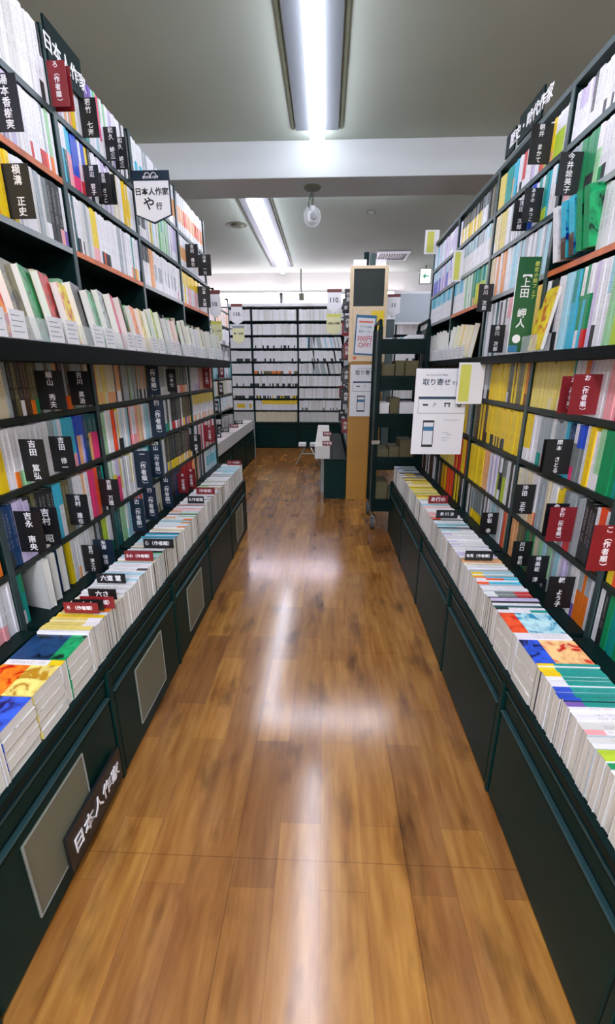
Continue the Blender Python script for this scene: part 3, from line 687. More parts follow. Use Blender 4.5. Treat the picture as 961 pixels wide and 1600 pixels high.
# ------------------------------------------------------------------ divider cards among the books
def divider(X, Y, z, wid, hgt, m, body, side, label, sz=None, inkm='ink', grp=None, tilt=0):
    # a stiff card standing square to the aisle; inner edge in the shelf, outer edge sticking out
    r = empty('divider_card', (X, Y, z), tilt, label, 'divider card', grp)
    x0, x1 = (-.02, wid) if side == 'L' else (-wid, .02)
    bx('card_board', (x0, x1, -.0008, .0008, 0, hgt), M[m], r)
    chars = body.replace(' ', '　'); n = len(chars)
    s = sz or min(wid*.50, hgt/(n+.6))
    cx = (x0+x1)/2+(.008 if side == 'L' else -.008)
    for k, ch in enumerate(chars):
        if ch == '　': continue
        rot = ch in '（）()ー'
        mx = frame((cx, -.0016, hgt*.5+(n/2-.5-k)*s*1.06), *FRONT) if not rot else frame((cx, -.0016, hgt*.5+(n/2-.5-k)*s*1.06), (0,0,-1), (1,0,0))
        text(ch, s*1.02, M[inkm], mx, r, bold=.022)
    return r
# (side, row, inner-edge column, row of its foot, width, height, card, text)
CARDS = [
 ('L',7,84,178,.062,.125,'maroon','ろ（作者順）'),('L',7,92,186,.062,.125,'maroon','ろ（作者順）'),('L',7,133,219,.060,.125,'black','若竹 七海'),('L',7,170,253,.048,.120,'black','和久 峻三'),('L',7,184,265,.050,.120,'black','和久 峻三'),
 ('L',6,2,210,.070,.135,'black','湯本香樹実'),('L',6,139,309,.052,.105,'black','渡辺 容子'),('L',6,158,319,.050,.110,'black','吉田 さつこ'),('L',6,166,320,.050,.110,'black','吉田 さつこ'),('L',6,294,418,.075,.14,'black','吉村 達也'),('L',6,312,431,.09,.14,'black','山本 一力'),
 ('L',5,22,343,.070,.14,'black','横溝 正史'),('L',5,312,480,.085,.14,'black','山本 文緒'),
 ('L',3,68,640,.082,.125,'black','横山 秀夫'),('L',3,116,633,.075,.122,'black','吉川 英治'),('L',3,234,617,.06,.185,'navy','人（作者順）'),('L',3,264,612,.05,.13,'black','山本七'),('L',3,320,606,.045,.17,'maroon','や（作者順）'),
 ('L',2,45,752,.072,.135,'black','吉田 篤弘'),('L',2,89,737,.072,.125,'black','吉田 修一'),('L',2,241,683,.07,.20,'navy','四（作者順）'),
 ('L',1,38,862,.075,.135,'black','吉永 南央'),('L',1,64,850,.075,.130,'black','吉村 昭'),('L',1,114,820,.072,.120,'black','吉村 達也'),('L',1,162,791,.078,.12,'black','吉原 万理'),('L',1,218,762,.070,.19,'navy','一（作者順）'),('L',1,241,746,.055,.18,'navy','山（作者順）'),('L',1,300,705,.07,.12,'black','山田 宗樹'),('L',1,322,690,.07,.13,'maroon','や（作者順）'),
 ('L',0,136,893,.065,.115,'black','吉行 淳之介'),('L',0,154,886,.078,.115,'navy','米澤 穂信'),('L',0,211,830,.06,.17,'navy','古（作者順）'),('L',0,231,812,.06,.18,'navy','四（作者順）'),('L',0,256,792,.06,.18,'navy','山（作者順）'),('L',0,281,770,.06,.13,'maroon','ゆ（作者順）'),('L',0,294,765,.06,.14,'maroon','や（作者順）'),
 ('R',7,851,275,.070,.125,'black','朝井 まかて'),
 ('R',6,892,345,.066,.120,'black','今井絵美子'),('R',6,835,373,.060,.115,'black','あさの あつこ'),('R',6,817,381,.055,.110,'black','浅田 次郎'),
 ('R',4,765,487,.065,.125,'black','赤川 次郎'),('R',4,782,551,.058,.120,'black','赤川 次郎'),
 ('R',3,902,646,.066,.115,'maroon','え（作者順）'),('R',3,926,648,.076,.118,'maroon','お（作者順）'),
 ('R',2,872,738,.066,.115,'black','大沢 在昌'),('R',2,884,741,.080,.118,'black','岡本 さとる'),
 ('R',1,828,803,.072,.120,'black','沖田 正午'),('R',1,876,838,.066,.118,'black','角田 光代'),('R',1,887,846,.075,.120,'maroon','か行（作者順）'),('R',1,960,892,.080,.135,'maroon','こ（作者順）'),
 ('R',0,772,835,.066,.110,'black','伊坂 幸'),('R',0,823,884,.066,.105,'black','川口 俊和'),('R',0,848,911,.066,.110,'black','神楽坂 淳'),('R',0,886,950,.076,.115,'black','梶 よう子'),
]
cnt = {}
for side, row, px, py, wd, hg, cm, body in sorted(CARDS, key=lambda c: (c[0], c[1], abs(c[2]-510)), reverse=True):
    X = SL+.004 if side == 'L' else SR-.004
    P = at(px, py, X=X); word = 'left' if side == 'L' else 'right'
    cnt[(side, row, cm)] = cnt.get((side, row, cm), 0)+1
    z0 = {('L',r): LROW[r] for r in range(8)}.get((side, row), RROW[row] if side == 'R' else 0)
    z = max(P.z, z0+.002) if abs(P.z-z0) < .06 or P.z < z0 else P.z
    divider(X, P.y, z, wd, hg, cm, body, side, '%s divider card, %s from camera, %s, %s bookcases' % ({'black':'black','maroon':'dark red','navy':'navy blue'}[cm], ordinal(cnt[(side, row, cm)]), ROWNAME[row], word))
# cards standing across the counter books
CC = [('L',958,155,.105,.036,'maroon','ら （作者順）','ink'),('L',953,163,.095,.036,'black','六人','ink'),('L',950,180,.105,.040,'maroon','る（作者順）','ink'),('L',936,183,.09,.036,'black','六さ','ink'),('L',911,197,.10,.036,'black','六道 慧','ink'),
      ('L',876,240,.11,.040,'maroon','るわ（作者順）','ink'),('L',856,272,.125,.040,'black','ら（作者順）','ink'),('L',786,319,.09,.040,'black','ら作者順','ink'),('L',772,336,.11,.040,'maroon','（作者順）','ink'),('L',723,377,.11,.036,'maroon','しを（作者順）','ink'),
      ('R',875,726,.105,.040,'black','有馬（作者順）','ink'),('R',809,681,.105,.042,'black','赤 川 次','ink'),('R',786,669,.105,.044,'maroon','あ行の','ink')]
cn = {}
for side, py, px, wd, hg, cm, body, ik in CC:
    X = XL-.03 if side == 'L' else XR+.02
    Y = at(px, py, Z=.56)[1]; Y = min(max(Y, .9), 3.28); x = at(px, py, Y=Y).x
    cn[(side, cm)] = cn.get((side, cm), 0)+1; word = 'left' if side == 'L' else 'right'
    r = empty('counter_card', (x, Y, .5585), 0, '%s card lying across the spine-up books on the %s counter, %s from camera' % ({'black':'black','maroon':'dark red'}[cm], word, ordinal(cn[(side, cm)])), 'divider card')
    x0, x1 = (-wd, 0) if side == 'L' else (0, wd)
    bx('card_board', (x0, x1, -.001, .001, 0, hg), M[cm], r)
    tfront(body, (x0+x1)/2, -.0018, hg*.5, min(hg*.62, wd/(len(body)+.5)), M[ik], r, bold=.02)

# ------------------------------------------------------------------ hanging section signs
def pennant(x0, x1, y, z0, z1, head, lines, label, hm='navy', body='white', rim='navy', hh=.2, sink='inkblack', logo=True, bs=-1, bl=.03):
    w_ = x1-x0; h = z1-z0
    r = empty('hanging_sign', ((x0+x1)/2, y, z0), 0, label, 'hanging sign')
    def penta(e): return [(-w_/2+e, h*.17+e*.4), (0, e*1.3), (w_/2-e, h*.17+e*.4), (w_/2-e, h-e), (-w_/2+e, h-e)]
    MB().prism(penta(0), -.002, .002).build('sign_board', M[rim], r)
    MB().prism([(a, b) if b < h*.5 else (a, h*(1-hh)) for a, b in penta(w_*.035)], -.003, -.002).build('sign_face', M[body], r)
    bx('sign_header', (-w_/2, w_/2, -.0032, -.002, h*(1-hh), h), M[hm], r)
    e0, e1 = sorted((bs*w_/2, bs*(w_/2+bl))); bx('bracket', (e0, e1, -.001, .001, h*.8, h*.86), M['upright'], r)
    if logo:
        b = MB()
        for s in (-1, 1):
            b.tube([(s*w_*.085+w_*.075*math.cos(a), -.0040, h*(1-hh*.55)+w_*.075*math.sin(a)) for a in [PI*k/8 for k in range(9)]], .0016*w_/.19, 6)
        b.build('logo_arches', M['ink'], r)
        tfront('BOOK-OFF', 0, -.0038, h*(1-hh*.68), w_*.085, M['ink'], r, bold=.03)
    for (txt, fx, fz, sz, mk) in lines: tfront(txt, fx*w_, -.0038, fz*h, sz*w_, M[mk], r, bold=.035)
    return r
Y0 = 2.40
a = at(205, 267, Y=Y0); b = at(270, 350, Y=Y0)
pennant(a.x, b.x+.002, Y0, b.z, a.z, 'x', [('日本人作家', 0, .60, .183, 'inkblack'), ('や', -.10, .37, .32, 'inkblack'), ('行', .17, .33, .17, 'inkblack')],
        'white pennant sign with navy header hanging from the left bookcase tops', hh=.19)
pennant(-.945, -.855, 3.80, 1.655, 1.862, 'x', [('10.', 0, .5, .50, 'inkblack')], 'white pennant price tag reading 10 at the end of the left bookcase', hm='brownhead', rim='paleyellow', hh=.14, logo=False)
pennant(-.945, -.855, 3.802, 1.47, 1.635, 'x', [('え・よ行', 0, .55, .20, 'inkblack')], 'pale yellow-green pennant under the 10 tag at the left bookcase end', hm='yellowcard', body='paleyellow', rim='paleyellow', hh=.14, logo=False)
a = at(361, 478, Y=4.45)
pennant(a.x, a.x+.105, 4.45, 1.665, 1.85, 'x', [('110.', 0, .5, .44, 'inkblack')], 'white 110 pennant tag on the far left bookcase, beyond the 10 tag', hm='brownhead', rim='white', hh=.14, logo=False, bl=.43)
pennant(a.x+.003, a.x+.115, 4.452, 1.50, 1.66, 'x', [('英・女性', 0, .55, .2, 'inkblack')], 'pale green pennant below the 110 tag on the far left bookcase', hm='inkgrey', body='paleyellow', rim='paleyellow', hh=.14, logo=False, bl=.43)
pennant(-.002, .138, 4.60, 1.79, 1.992, 'x', [('110.', 0, .52, .44, 'inkblack')], 'white 110 pennant tag left of the tall wooden end panel', hm='brownhead', rim='white', hh=.14, logo=False, bs=1, bl=.085)
pennant(-.005, .135, 4.603, 1.585, 1.775, 'x', [('日本人作家', 0, .55, .17, 'inkblack')], 'pale green pennant under the 110 tag beside the wooden end panel', hm='yellowcard', body='paleyellow', rim='paleyellow', hh=.14, logo=False, bs=1, bl=.085)
pennant(.575, .70, 4.62, 1.75, 1.95, 'x', [('11', 0, .5, .40, 'inkblack')], 'white pennant tag right of the wooden end panel, partly hidden', hm='brownhead', rim='white', hh=.14, logo=False, bl=.19)

# headers above the cases
def header(side, px0, px1, z0, z1, body, label, size):
    X = SL+.006 if side == 'L' else SR-.006
    ya, yb = sorted((yof(px0, X, (z0+z1)/2), yof(px1, X, (z0+z1)/2)))
    r = empty('header_sign', (X, (ya+yb)/2, z0), 0, label, 'header sign')
    hl = (yb-ya)/2
    bx('sign_board', (-.004, .004, -hl, hl, 0, z1-z0), M['dark'], r)
    if body: text(body, size, M['ink'], frame((.0052 if side == 'L' else -.0052, 0, (z1-z0)*.42), (0,1,0) if side == 'L' else (0,-1,0), (0,0,1)), r, bold=.02, depth=.001)
header('L', 70, 127, 2.235, 2.365, '日本人作家', 'black header panel with white characters above the near left shelves', .054)
header('R', 850, 812, 2.175, 2.275, '歴史・時代作家', 'dark header panel with white characters on top of the right bookcase', .056)
header('R', 806, 792, 2.175, 2.26, '', 'small dark header panel beside the longer one, right bookcase top', .05)

# tall green sign on the right ledge
r = empty('shelf_sign', (0, 1.90, 1.322), 0, 'tall dark green sign with white characters standing on the right ledge', 'sign')
bx('sign_board', (.728, .812, -.002, .002, 0, .34), M['green'], r)
bx('white_edge', (.726, .728, -.002, .002, 0, .34), M['white'], r)
for k, ch in enumerate('【上田　岬人'):
    if ch == '　': continue
    mx = frame((.764, -.003, .285-k*.036), *FRONT) if ch != '【' else frame((.764, -.003, .285), (0,0,-1), (1,0,0))
    text(ch, .036, M['ink'], mx, r, bold=.025)
for k, ch in enumerate('歴史小説フェア'): text(ch, .017, M['yellowcard'], frame((.798, -.003, .315-k*.019), *FRONT), r, bold=.02)
MB().tube([(.756,-.004,.050),(.756,-.0025,.050)], .016, 14).build('round_emblem', M['ink'], r)
bx('blue_corner', (.729, .765, -.0032, -.002, .001, .026), M['phoneblue'], r)

# pale green card boards poking out of the far right shelves
for (px, py, X1, wd, hg, lb) in ((680, 397, SR, .085, .16, 'pale green card sticking out high at the far end of the right bookcase'), (719, 440, SR, .055, .17, 'pale green card beside the far right top shelves, lower one')):
    P = at(px, py, X=SR-.004)
    q = empty('divider_card', (SR-.004, P.y, P.z), 0, lb, 'divider card')
    bx('card_board', (-wd, .02, -.001, .001, 0, hg), M['white'], q); bx('card_print', (-wd*.8, -wd*.2, -.0016, -.001, .01, hg-.01), M['yellowcard'], q)

# ------------------------------------------------------------------ mail-order poster under the right ledge
PX0, PX1, PY, PZ0, PZ1 = .465, .735, 2.38, .818, 1.262
def mailposter(x0, x1, y, z0, z1, label, cut=1.0, mb_=None):
    r = empty('notice_board', (x0, y, z0), 0, label, 'poster'); W = x1-x0; Hh = z1-z0
    w0 = W
    W = W/cut
    bx('poster_panel', (0, w0, -.002, .002, 0, Hh), M['white'], r, bevel=.0008)
    yv = -.003
    def q(name, a, b, c, d, m, par=r): 
        b = min(b, cut-.01)
        return bx(name, (a*W, b*W, yv, -.002, c*Hh, d*Hh), M[m], par)
    tfront('オンラインストアから', .40*W, yv, .925*Hh, .042*W, M['inkblue'], r, bold=.01)
    tfront('取り寄せ', .40*W, yv, .845*Hh, .135*W, M['inkblue'], r, bold=.02)
    if cut > .9: tfront('でき', .76*W, yv, .835*Hh, .075*W, M['inkblue'], r, bold=.02)
    for k in range(4): tfront('・', (.24+.13*k)*W, yv, .77*Hh, .06*W, M['inkgrey'], r)
    q('print_bar', .08, .98, .655, .685, 'inkblue')
    b = MB()
    for (a_, b_, c_, d_) in ((.08,.99,.49,.495),(.08,.085,.49,.66),(.985,.99,.49,.66)): b.box(a_*W, min(b_, cut-.005)*W, yv, -.002, c_*Hh, d_*Hh)
    b.build('print_frame', M['inkblue'], r)
    b = MB()      # icons: screen, magnifier, shop front, coin ring
    b.box(.17*W, .27*W, yv, -.002, .58*Hh, .60*Hh); b.box(.14*W, .24*W, yv, -.002, .605*Hh, .612*Hh) if False else None
    b.tube([(.40*W+.022*W*math.cos(t), yv, .60*Hh+.022*W*math.sin(t)) for t in [2*PI*k/12 for k in range(13)]], .0012, 6)
    b.tube([(.385*W, yv, .586*Hh), (.365*W, yv, .565*Hh)], .0012, 6)
    if cut > .7: b.box(.58*W, .70*W, yv, -.002, .60*Hh, .615*Hh); b.box(.59*W, .61*W, yv, -.002, .565*Hh, .60*Hh); b.box(.67*W, .69*W, yv, -.002, .565*Hh, .60*Hh)
    if cut > .95: b.tube([(.87*W+.028*W*math.cos(t), yv, .59*Hh+.028*W*math.sin(t)) for t in [2*PI*k/12 for k in range(13)]], .0032, 6)
    b.build('print_icons', M['inkblack'], r)
    ph = q('phone_picture', .20, .42, .09, .41, 'inkblack')
    o = MB().box(.215*W, .405*W, yv-.0008, yv, .12*Hh, .385*Hh).build('phone_screen', M['greyfront'], ph)
    MB().box(.215*W, .405*W, yv-.0014, yv-.0008, .285*Hh, .335*Hh).build('phone_banner', M['phoneblue'], ph)
    b = MB()
    for (a_, b_, c_, d_) in ((.60,.90,.412,.417),(.60,.72,.26,.265),(.68,.78,.235,.242),(.58,.76,.20,.205),(.60,.70,.17,.175)):
        if a_ < cut-.05: b.box(a_*W, min(b_, cut-.02)*W, yv, -.002, c_*Hh, d_*Hh)
    b.build('small_print', M['inkgrey'], r)
    return r
mp_ = mailposter(PX0, PX1, PY, PZ0, PZ1, 'large white mail-order poster hanging square to the aisle under the right ledge')
bx('hanging_bracket', (.22, .36, -.0015, .0015, PZ1-PZ0-.0005, RROW[4]-.036-PZ0), M['glassy'], mp_)
q = empty('clear_holder', (.66, 2.31, 1.09), 0, 'green and white leaflet in a clear holder overlapping the large white poster', 'leaflet')
bx('leaflet_sheet', (0, .13, -.001, .001, 0, .20), M['white'], q); bx('leaflet_print', (.01, .062, -.002, -.001, .012, .19), M['yellowcard'], q)

# ------------------------------------------------------------------ wooden end panel of the island bookcase, with its shelves and cabinet
IX0, IX1, IY0, IY1 = .213, .523, 4.29, 6.3
isl = empty('island_bookcase', ((IX0+IX1)/2, IY0, 0), 0, 'tall island bookcase with a tan wooden end panel facing the viewer', 'bookcase')
def ip(name, b, m, bevel=0, par=None):
    mb = MB()
    for q_ in (b if isinstance(b, list) else [b]): mb.box(q_[0]-(IX0+IX1)/2, q_[1]-(IX0+IX1)/2, q_[2]-IY0, q_[3]-IY0, q_[4], q_[5])
    return mb.build(name, M[m], par or isl, bevel=bevel)
ip('end_panel', (IX0, IX1, IY0, IY0+.03, 0, 1.79), 'tan', .003)
ip('panel_frame', [(IX0-.012, IX0+.02, IY0-.008, IY0+.03, 1.33, 2.125), (IX1-.02, IX1+.012, IY0-.008, IY0+.03, 1.33, 2.125), (IX0+.02, IX1-.02, IY0-.008, IY0+.03, 1.775, 1.80), (IX0+.02, IX1-.02, IY0-.008, IY0+.03, 2.10, 2.125)], 'cream', .002)
ip('blackboard', (IX0+.02, IX1-.02, IY0-.002, IY0+.02, 1.80, 2.10), 'blackboard')
ip('spine_wall', (IX0+.14, IX1-.14, IY0+.03, IY1, 0, 2.1), 'dark')
for z in RROW[1:]: ip('shelf_board', (IX0+.02, IX0+.14, IY0+.03, IY1, z-.016, z-.001), 'dark')
for yy in (IY0+.65, IY0+1.31, IY1-.01): ip('upright', (IX0+.02, IX0+.14, yy-.01, yy+.01, .47, 2.1), 'upright')
ip('base_plinth', (IX0+.01, IX0+.14, IY0+.03, IY1, 0, .47), 'dark')
c = empty('display_cabinet', (.10, IY0+.01, 0), 0, 'low dark cabinet end beside the tan wooden panel, books on top', 'cabinet')
bx('carcass', (-.11, .108, .0, 1.9, 0, .39), M['panel'], c, bevel=.004); bx('counter_top', (-.112, .108, 0, 1.9, .39, .41), M['dark'], c)
bx('corner_post', (-.145, -.115, .25, .28, 0, .52), M['pale'], c)
def art_poster():
    r = empty('poster', (IX0, IY0-.010, 1.335), 0, 'yellow-edged phone coupon poster reading 300 OFF on the wooden end panel', 'poster'); W = IX1-IX0; Hh = .44
    bx('poster_sheet', (.02, W-.01, -.002, .001, 0, Hh), M['cream'], r)
    bx('yellow_field', (.185, W-.012, -.003, -.002, .24, Hh-.012), M['yellow'], r)
    R_ = Matrix.Rotation(math.radians(3), 4, 'Y')
    ph = MB().box(.03, .215, -.005, -.003, .06, .40).build('phone_outline', M['phoneblue'], r, bevel=.004); ph.rotation_euler = (0, math.radians(3), 0)
    sc = MB().box(.042, .203, -.0062, -.005, .075, .375).build('phone_screen', M['white'], ph, bevel=.0005)
    MB().box(.06, .185, -.0068, -.0062, .335, .350).build('pink_bubble', M['coral'], ph)
    for (t_, x_, z_, s_, mk) in (('アプリ会員', .122, .30, .022, 'phoneblue'), ('買取クーポン', .122, .26, .02, 'phoneblue'), ('300円', .120, .20, .056, 'inkred'), ('OFF!', .125, .145, .058, 'inkred')):
        tfront(t_, x_, -.0072, z_, s_, M[mk], ph, bold=.01)
    MB().tube([(.245,-.004,.235),(.245,-.002,.235)], .030, 16).build('coral_disc', M['coral'], r)
    bx('blue_block', (.225, .262, -.0042, -.003, .03, .12), M['phoneblue'], r)
    MB().tube([(.045,-.004,.03),(.045,-.002,.03)], .016, 14).build('coral_disc', M['coral'], r)
art_poster()
mailposter(IX0+.012, IX1-.045, IY0-.012, .835, 1.305, 'narrow white mail-order poster low on the tan wooden end panel', cut=.74)
for x, lb in ((.30, 'left'), (.47, 'right')):
    o = bx('paper_card', (x-.075 if lb == 'left' else x-.05, x+.04, IY0+.01, IY0+.013, 2.126, 2.175), M['white']); tag(o, 'small white card on top of the wooden end panel, %s one' % lb, 'card')
b = MB().tube([(.355, IY0+.2, 2.101), (.353, IY0+.2, 2.27)], [.02, .026], 10); b.build('rolled_banner', M['dark']); tag(bpy.data.objects['rolled_banner'], 'dark rolled banner standing on top of the island bookcase, left one', 'banner')
b = MB().tube([(.40, IY0+.16, 2.101), (.41, IY0+.16, 2.25)], [.025, .034], 10); b.build('bin_tube', M['upright']); tag(bpy.data.objects['bin_tube'], 'grey upright tube on top of the island bookcase beside the banner', 'tube')

# books on far cases: one object per case
def fill(mb, side, X, y0, y1, rows, hs, tok, brk=(), lean=False, d=.11):
    for ri, z in enumerate(rows):
        y = y0+.014
        while y < y1-.03:
            if any(abs(y+.012-b_) < .026 for b_ in brk): y += .03; continue
            segs, a_, b_ = parse(tok[ri % len(tok)]); t = random.choice((.014,.018,.020,.024))
            stuff_book(mb, side, X, y, z, t-.0007, hs[ri]*random.uniform(.94, 1), d, segs); y += t
mb = MB(); fill(mb, 'R', IX0+.023, IY0+.04, IY1, RROW, [.18,.2,.18,.17,.24,.17,.16,.10], ['W,w,e','W,W/p,k/W','W,C','W,h','W,W/k','W,w','W,v','W'], (IY0+.65, IY0+1.31))
y = IY0+.03
while y < 6.1:      # spine-up books on the island's low cabinet
    segs, a_, b_ = parse('W,w,h,W'); t = random.choice((.016,.02,.024))
    m = basis((0,-1,0), (0,0,-1), (1,0,0), (-.105, y+t, .41+.125)); T = lambda p: tuple(m @ Vector(p))
    col = jit(PL[a_]); mb.quad([T((0,0,0)),T((t,0,0)),T((t,0,.15)),T((0,0,.15))], col, 0); mb.quad([T((t,0,0)),T((0,0,0)),T((0,.125,0)),T((t,.125,0))], (.6,.6,.56,1))
    mb.quad([T((t,0,0)),T((t,.125,0)),T((t,.125,.15)),T((t,0,.15))], col); mb.quad([T((0,0,.15)),T((t,0,.15)),T((t,.125,.15)),T((0,.125,.15))], col)
    mb.quad([T((0,.125,0)),T((0,0,0)),T((0,0,.15)),T((0,.125,.15))], col)
    y += t+.0008
tag(mb.build('island_books', [M['cover'], M['art']], colored=True), 'books filling the island bookcase and its low cabinet, seen edge-on', 'books', kind='stuff')
i = 0
for z, n_ in ((1.0, 3), (1.2, 2), (.72, 3), (1.42, 2), (1.66, 2), (1.88, 2)):
    for k in range(n_):
        i += 1; yy = IY0+.10+.55*k
        d_ = empty('divider_card', (IX0+.01, yy, z-.06), 0, 'small upright card sticking out of the island bookcase, %s counted upward' % ordinal(i), 'divider card')
        bx('card_board', (-.065, .01, -.001, .001, 0, .14), M['black' if i % 3 else 'maroon'], d_); tfront('作\n家', -.03, -.002, .07, .04, M['ink'], d_, bold=.02)
for k, (yy, cm) in enumerate(((IY0+.06, 'maroon'), (IY0+.75, 'maroon'))):
    d_ = empty('counter_card', (-.03, yy, .536), 0, 'dark red card across the island counter books, %s' % ('nearer one' if k == 0 else 'farther one'), 'divider card')
    bx('card_board', (0, .10, -.001, .001, 0, .05), M[cm], d_); tfront('作者順', .05, -.002, .025, .028, M['ink'], d_, bold=.02)

# ------------------------------------------------------------------ far left bookcases, set back from the near row
FX, FY0, FY1 = -1.37, 4.15, 6.6
FR = [.45, .745, .95, 1.16, 1.385, 1.585, 1.82, 2.01]
for k in range(3):
    ya = FY0+k*.80; yb = ya+.80
    root, part = bookcase('L', k, ya, yb, FR, 2.20, k == 2, False, '%s dark bookcase bay of the recessed far left row' % ordinal(k+1), base=FX)
    cb = empty('display_cabinet', (-1.07, (ya+yb)/2, 0), 0, 'low dark cabinet of the recessed far left row, %s from the near end' % ordinal(k+1), 'cabinet')
    bx('carcass', (-.24, -.012, -.399, .399, 0, .405), M['dark'], cb); bx('counter_top', (-.24, 0, -.3995, .3995, .405, .427), M['dark'], cb)
    bx('door_panel', (-.012, .001, -.38, .38, .01, .32), M['panel'], cb, bevel=.008); bx('upper_rail', (-.012, -.004, -.38, .38, .335, .38), M['panel'], cb, bevel=.004)
    if k == 2: bx('pale_post', (-.03, .006, .402, .425, 0, .56), M['pale'], cb)
mb = MB(); fill(mb, 'L', FX-.004, FY0, FY1-.05, FR, [.2,.17,.18,.19,.18,.2,.17,.16], ['W,w,N,W','W/r,W,w,C/W','W,R,G,W','c,W,e,t,W/k','k/W,W,k','W/k,W,w','W,O,W','W,w,O'], (FY0+.8, FY0+1.6))
y = FY0
while y < FY1-.1:
    segs, a_, b_ = parse('W,W,k,w,h,p,W'); t = random.choice((.018,.022,.026))
    m = basis((0,1,0), (0,0,-1), (-1,0,0), (-1.075, y, .427+.13)); T = lambda p: tuple(m @ Vector(p)); col = jit(PL[a_])
    mb.quad([T((0,0,0)),T((t,0,0)),T((t,0,.15)),T((0,0,.15))], col, 0); mb.quad([T((t,0,0)),T((0,0,0)),T((0,.13,0)),T((t,.13,0))], (.62,.62,.6,1))
    mb.quad([T((0,.13,0)),T((0,0,0)),T((0,0,.15)),T((0,.13,.15))], col); mb.quad([T((t,0,0)),T((t,.13,0)),T((t,.13,.15)),T((t,0,.15))], col)
    mb.quad([T((0,0,.15)),T((t,0,.15)),T((t,.13,.15)),T((0,.13,.15))], col)
    y += t+.0008
tag(mb.build('far_left_books', [M['cover'], M['art']], colored=True), 'books filling the recessed far left bookcases and their counter', 'books', kind='stuff')
i = 0
for row, ys in ((0,(4.35,4.9,5.5)),(1,(4.3,4.75,5.4)),(2,(4.45,5.0,5.7)),(3,(4.25,5.1,5.8)),(4,(4.5,4.9,5.3,5.7)),(5,(4.6,5.2)),(6,(4.9,))):
    for yy in ys:
        i += 1
        d_ = empty('divider_card', (FX, yy, FR[row]+.01), 0, 'small upright divider card in the far left bookcases, %s counted upward' % ordinal(i), 'divider card', 'divider cards in the far left bookcases')
        bx('card_board', (-.02, .06, -.001, .001, 0, .15), M['black' if i % 4 else 'maroon'], d_); tfront('作\n者', .03, -.002, .075, .045, M['ink'], d_, bold=.02)
for k, (yy, xx, cm) in enumerate(((4.7, -1.13, 'black'), (5.2, -1.15, 'black'), (5.6, -1.12, 'maroon'), (6.0, -1.14, 'black'))):
    d_ = empty('counter_card', (xx, yy, .5575), 0, 'card lying across the far left counter books, %s from its near end' % ordinal(k+1), 'divider card')
    bx('card_board', (-.11, 0, -.001, .001, 0, .045), M[cm], d_); tfront('作者順', -.055, -.002, .023, .028, M['ink'], d_, bold=.02)

# ------------------------------------------------------------------ wall of shelves at the far end
WY = 7.46; WR = [.43, .62, .815, 1.01, 1.205, 1.40, 1.60, 1.80, 2.01]; WX = [-2.68, -1.94, -1.20, -.46, .28, 1.02, 1.76, 2.5]
for k in range(7):
    x0, x1 = WX[k], WX[k+1]; c = (x0+x1)/2
    r = empty('wall_bookcase', (c, WY, 0), 0, 'bay of the white-filled shelf wall at the far end, %s from the left' % ordinal(k+1), 'bookcase')
    hw = (x1-x0)/2
    bx('back_panel', (-hw, hw, .24, .25, .4, 2.24), M['dark'], r)
    bx('side_panel', (-hw-.010, -hw+.010, 0, .24, .41, 2.24), M['dark'], r)
    if k == 6: bx('side_panel', (hw-.010, hw+.010, 0, .24, .41, 2.24), M['dark'], r)
    bx('base_cabinet', (-hw, hw, -.10, .24, 0, .405), M['dark'], r)
    bx('cabinet_door', (-hw+.03, hw-.03, -.112, -.10, .02, .31), M['panel'], r, bevel=.006)
    bx('drawer_rail', (-hw+.03, hw-.03, -.108, -.10, .325, .375), M['panel'], r, bevel=.004)
    bx('counter_top', (-hw, hw, -.11, .24, .405, .425), M['dark'], r)
    for z in WR[1:]: bx('shelf_board', (-hw+.010, hw-.010, 0, .239, z-.018, z-.001), M['dark'], r)
    bx('top_valance', (-hw, hw, -.01, .24, 2.215, 2.26), M['white'], r)
toks = [['w','h','w'], ['W,W,W_y_W','y^W,y^W','W/s,W,w'], ['W/k,W,W/k','W/k,W/k,W/y,W','W,W,w'], ['W,W/k','W,W/k,w','W,W,w'], ['W','W,W/o,W/n','W,w,e'], ['W,W/k','W,W/k,W','W/k,W,W'], ['W','W,W/k,W','W,W,e,C'], ['W','W,W,w','W,w'], ['W','W,W,w','W,w']]
mb = MB()
for ri, z in enumerate(WR):
    for k in range(7):
        y = WX[k]+.013; tk = toks[ri][0 if k in (0, 1, 6) else (1 if k in (2, 4) else 2)]
        while y < WX[k+1]-.03:
            tkk = 'W,w' if (ri == 1 and k == 2 and y < WX[k]+.12) else tk
            segs, a_, b_ = parse(tkk); t = random.choice((.018,.022,.026,.03))
            if ri in (4, 5, 6) and k == 3 and random.random() < .06: y += .022
            stuff_book(mb, 'L', -.01, y, z, t-.0009, (.165 if ri else .165)*random.uniform(.95, 1), .12, segs, lean=(-.22 if (ri in (4, 5, 6) and k == 3 and y > WX[k]+.25) else 0)); y += t
o = mb.build('wall_shelf_books', [M['cover'], M['art']], colored=True, loc=(0, WY, 0)); o.rotation_euler = (0, 0, -PI/2)
tag(o, 'white-spined comics and books filling the far end shelf wall', 'books', kind='stuff')

# cctv-like bracket in front of the wall lamps
b = MB().tube([(-.40,7.3,2.70),(-.40,7.3,2.44),(-.385,7.26,2.35)], [.010,.010,.008], 8); b.box(-.43,-.35,7.20,7.28,2.27,2.36)
tag(b.build('small_camera', M['groove']), 'small grey bracket camera hanging before the far wall lamps', 'camera')

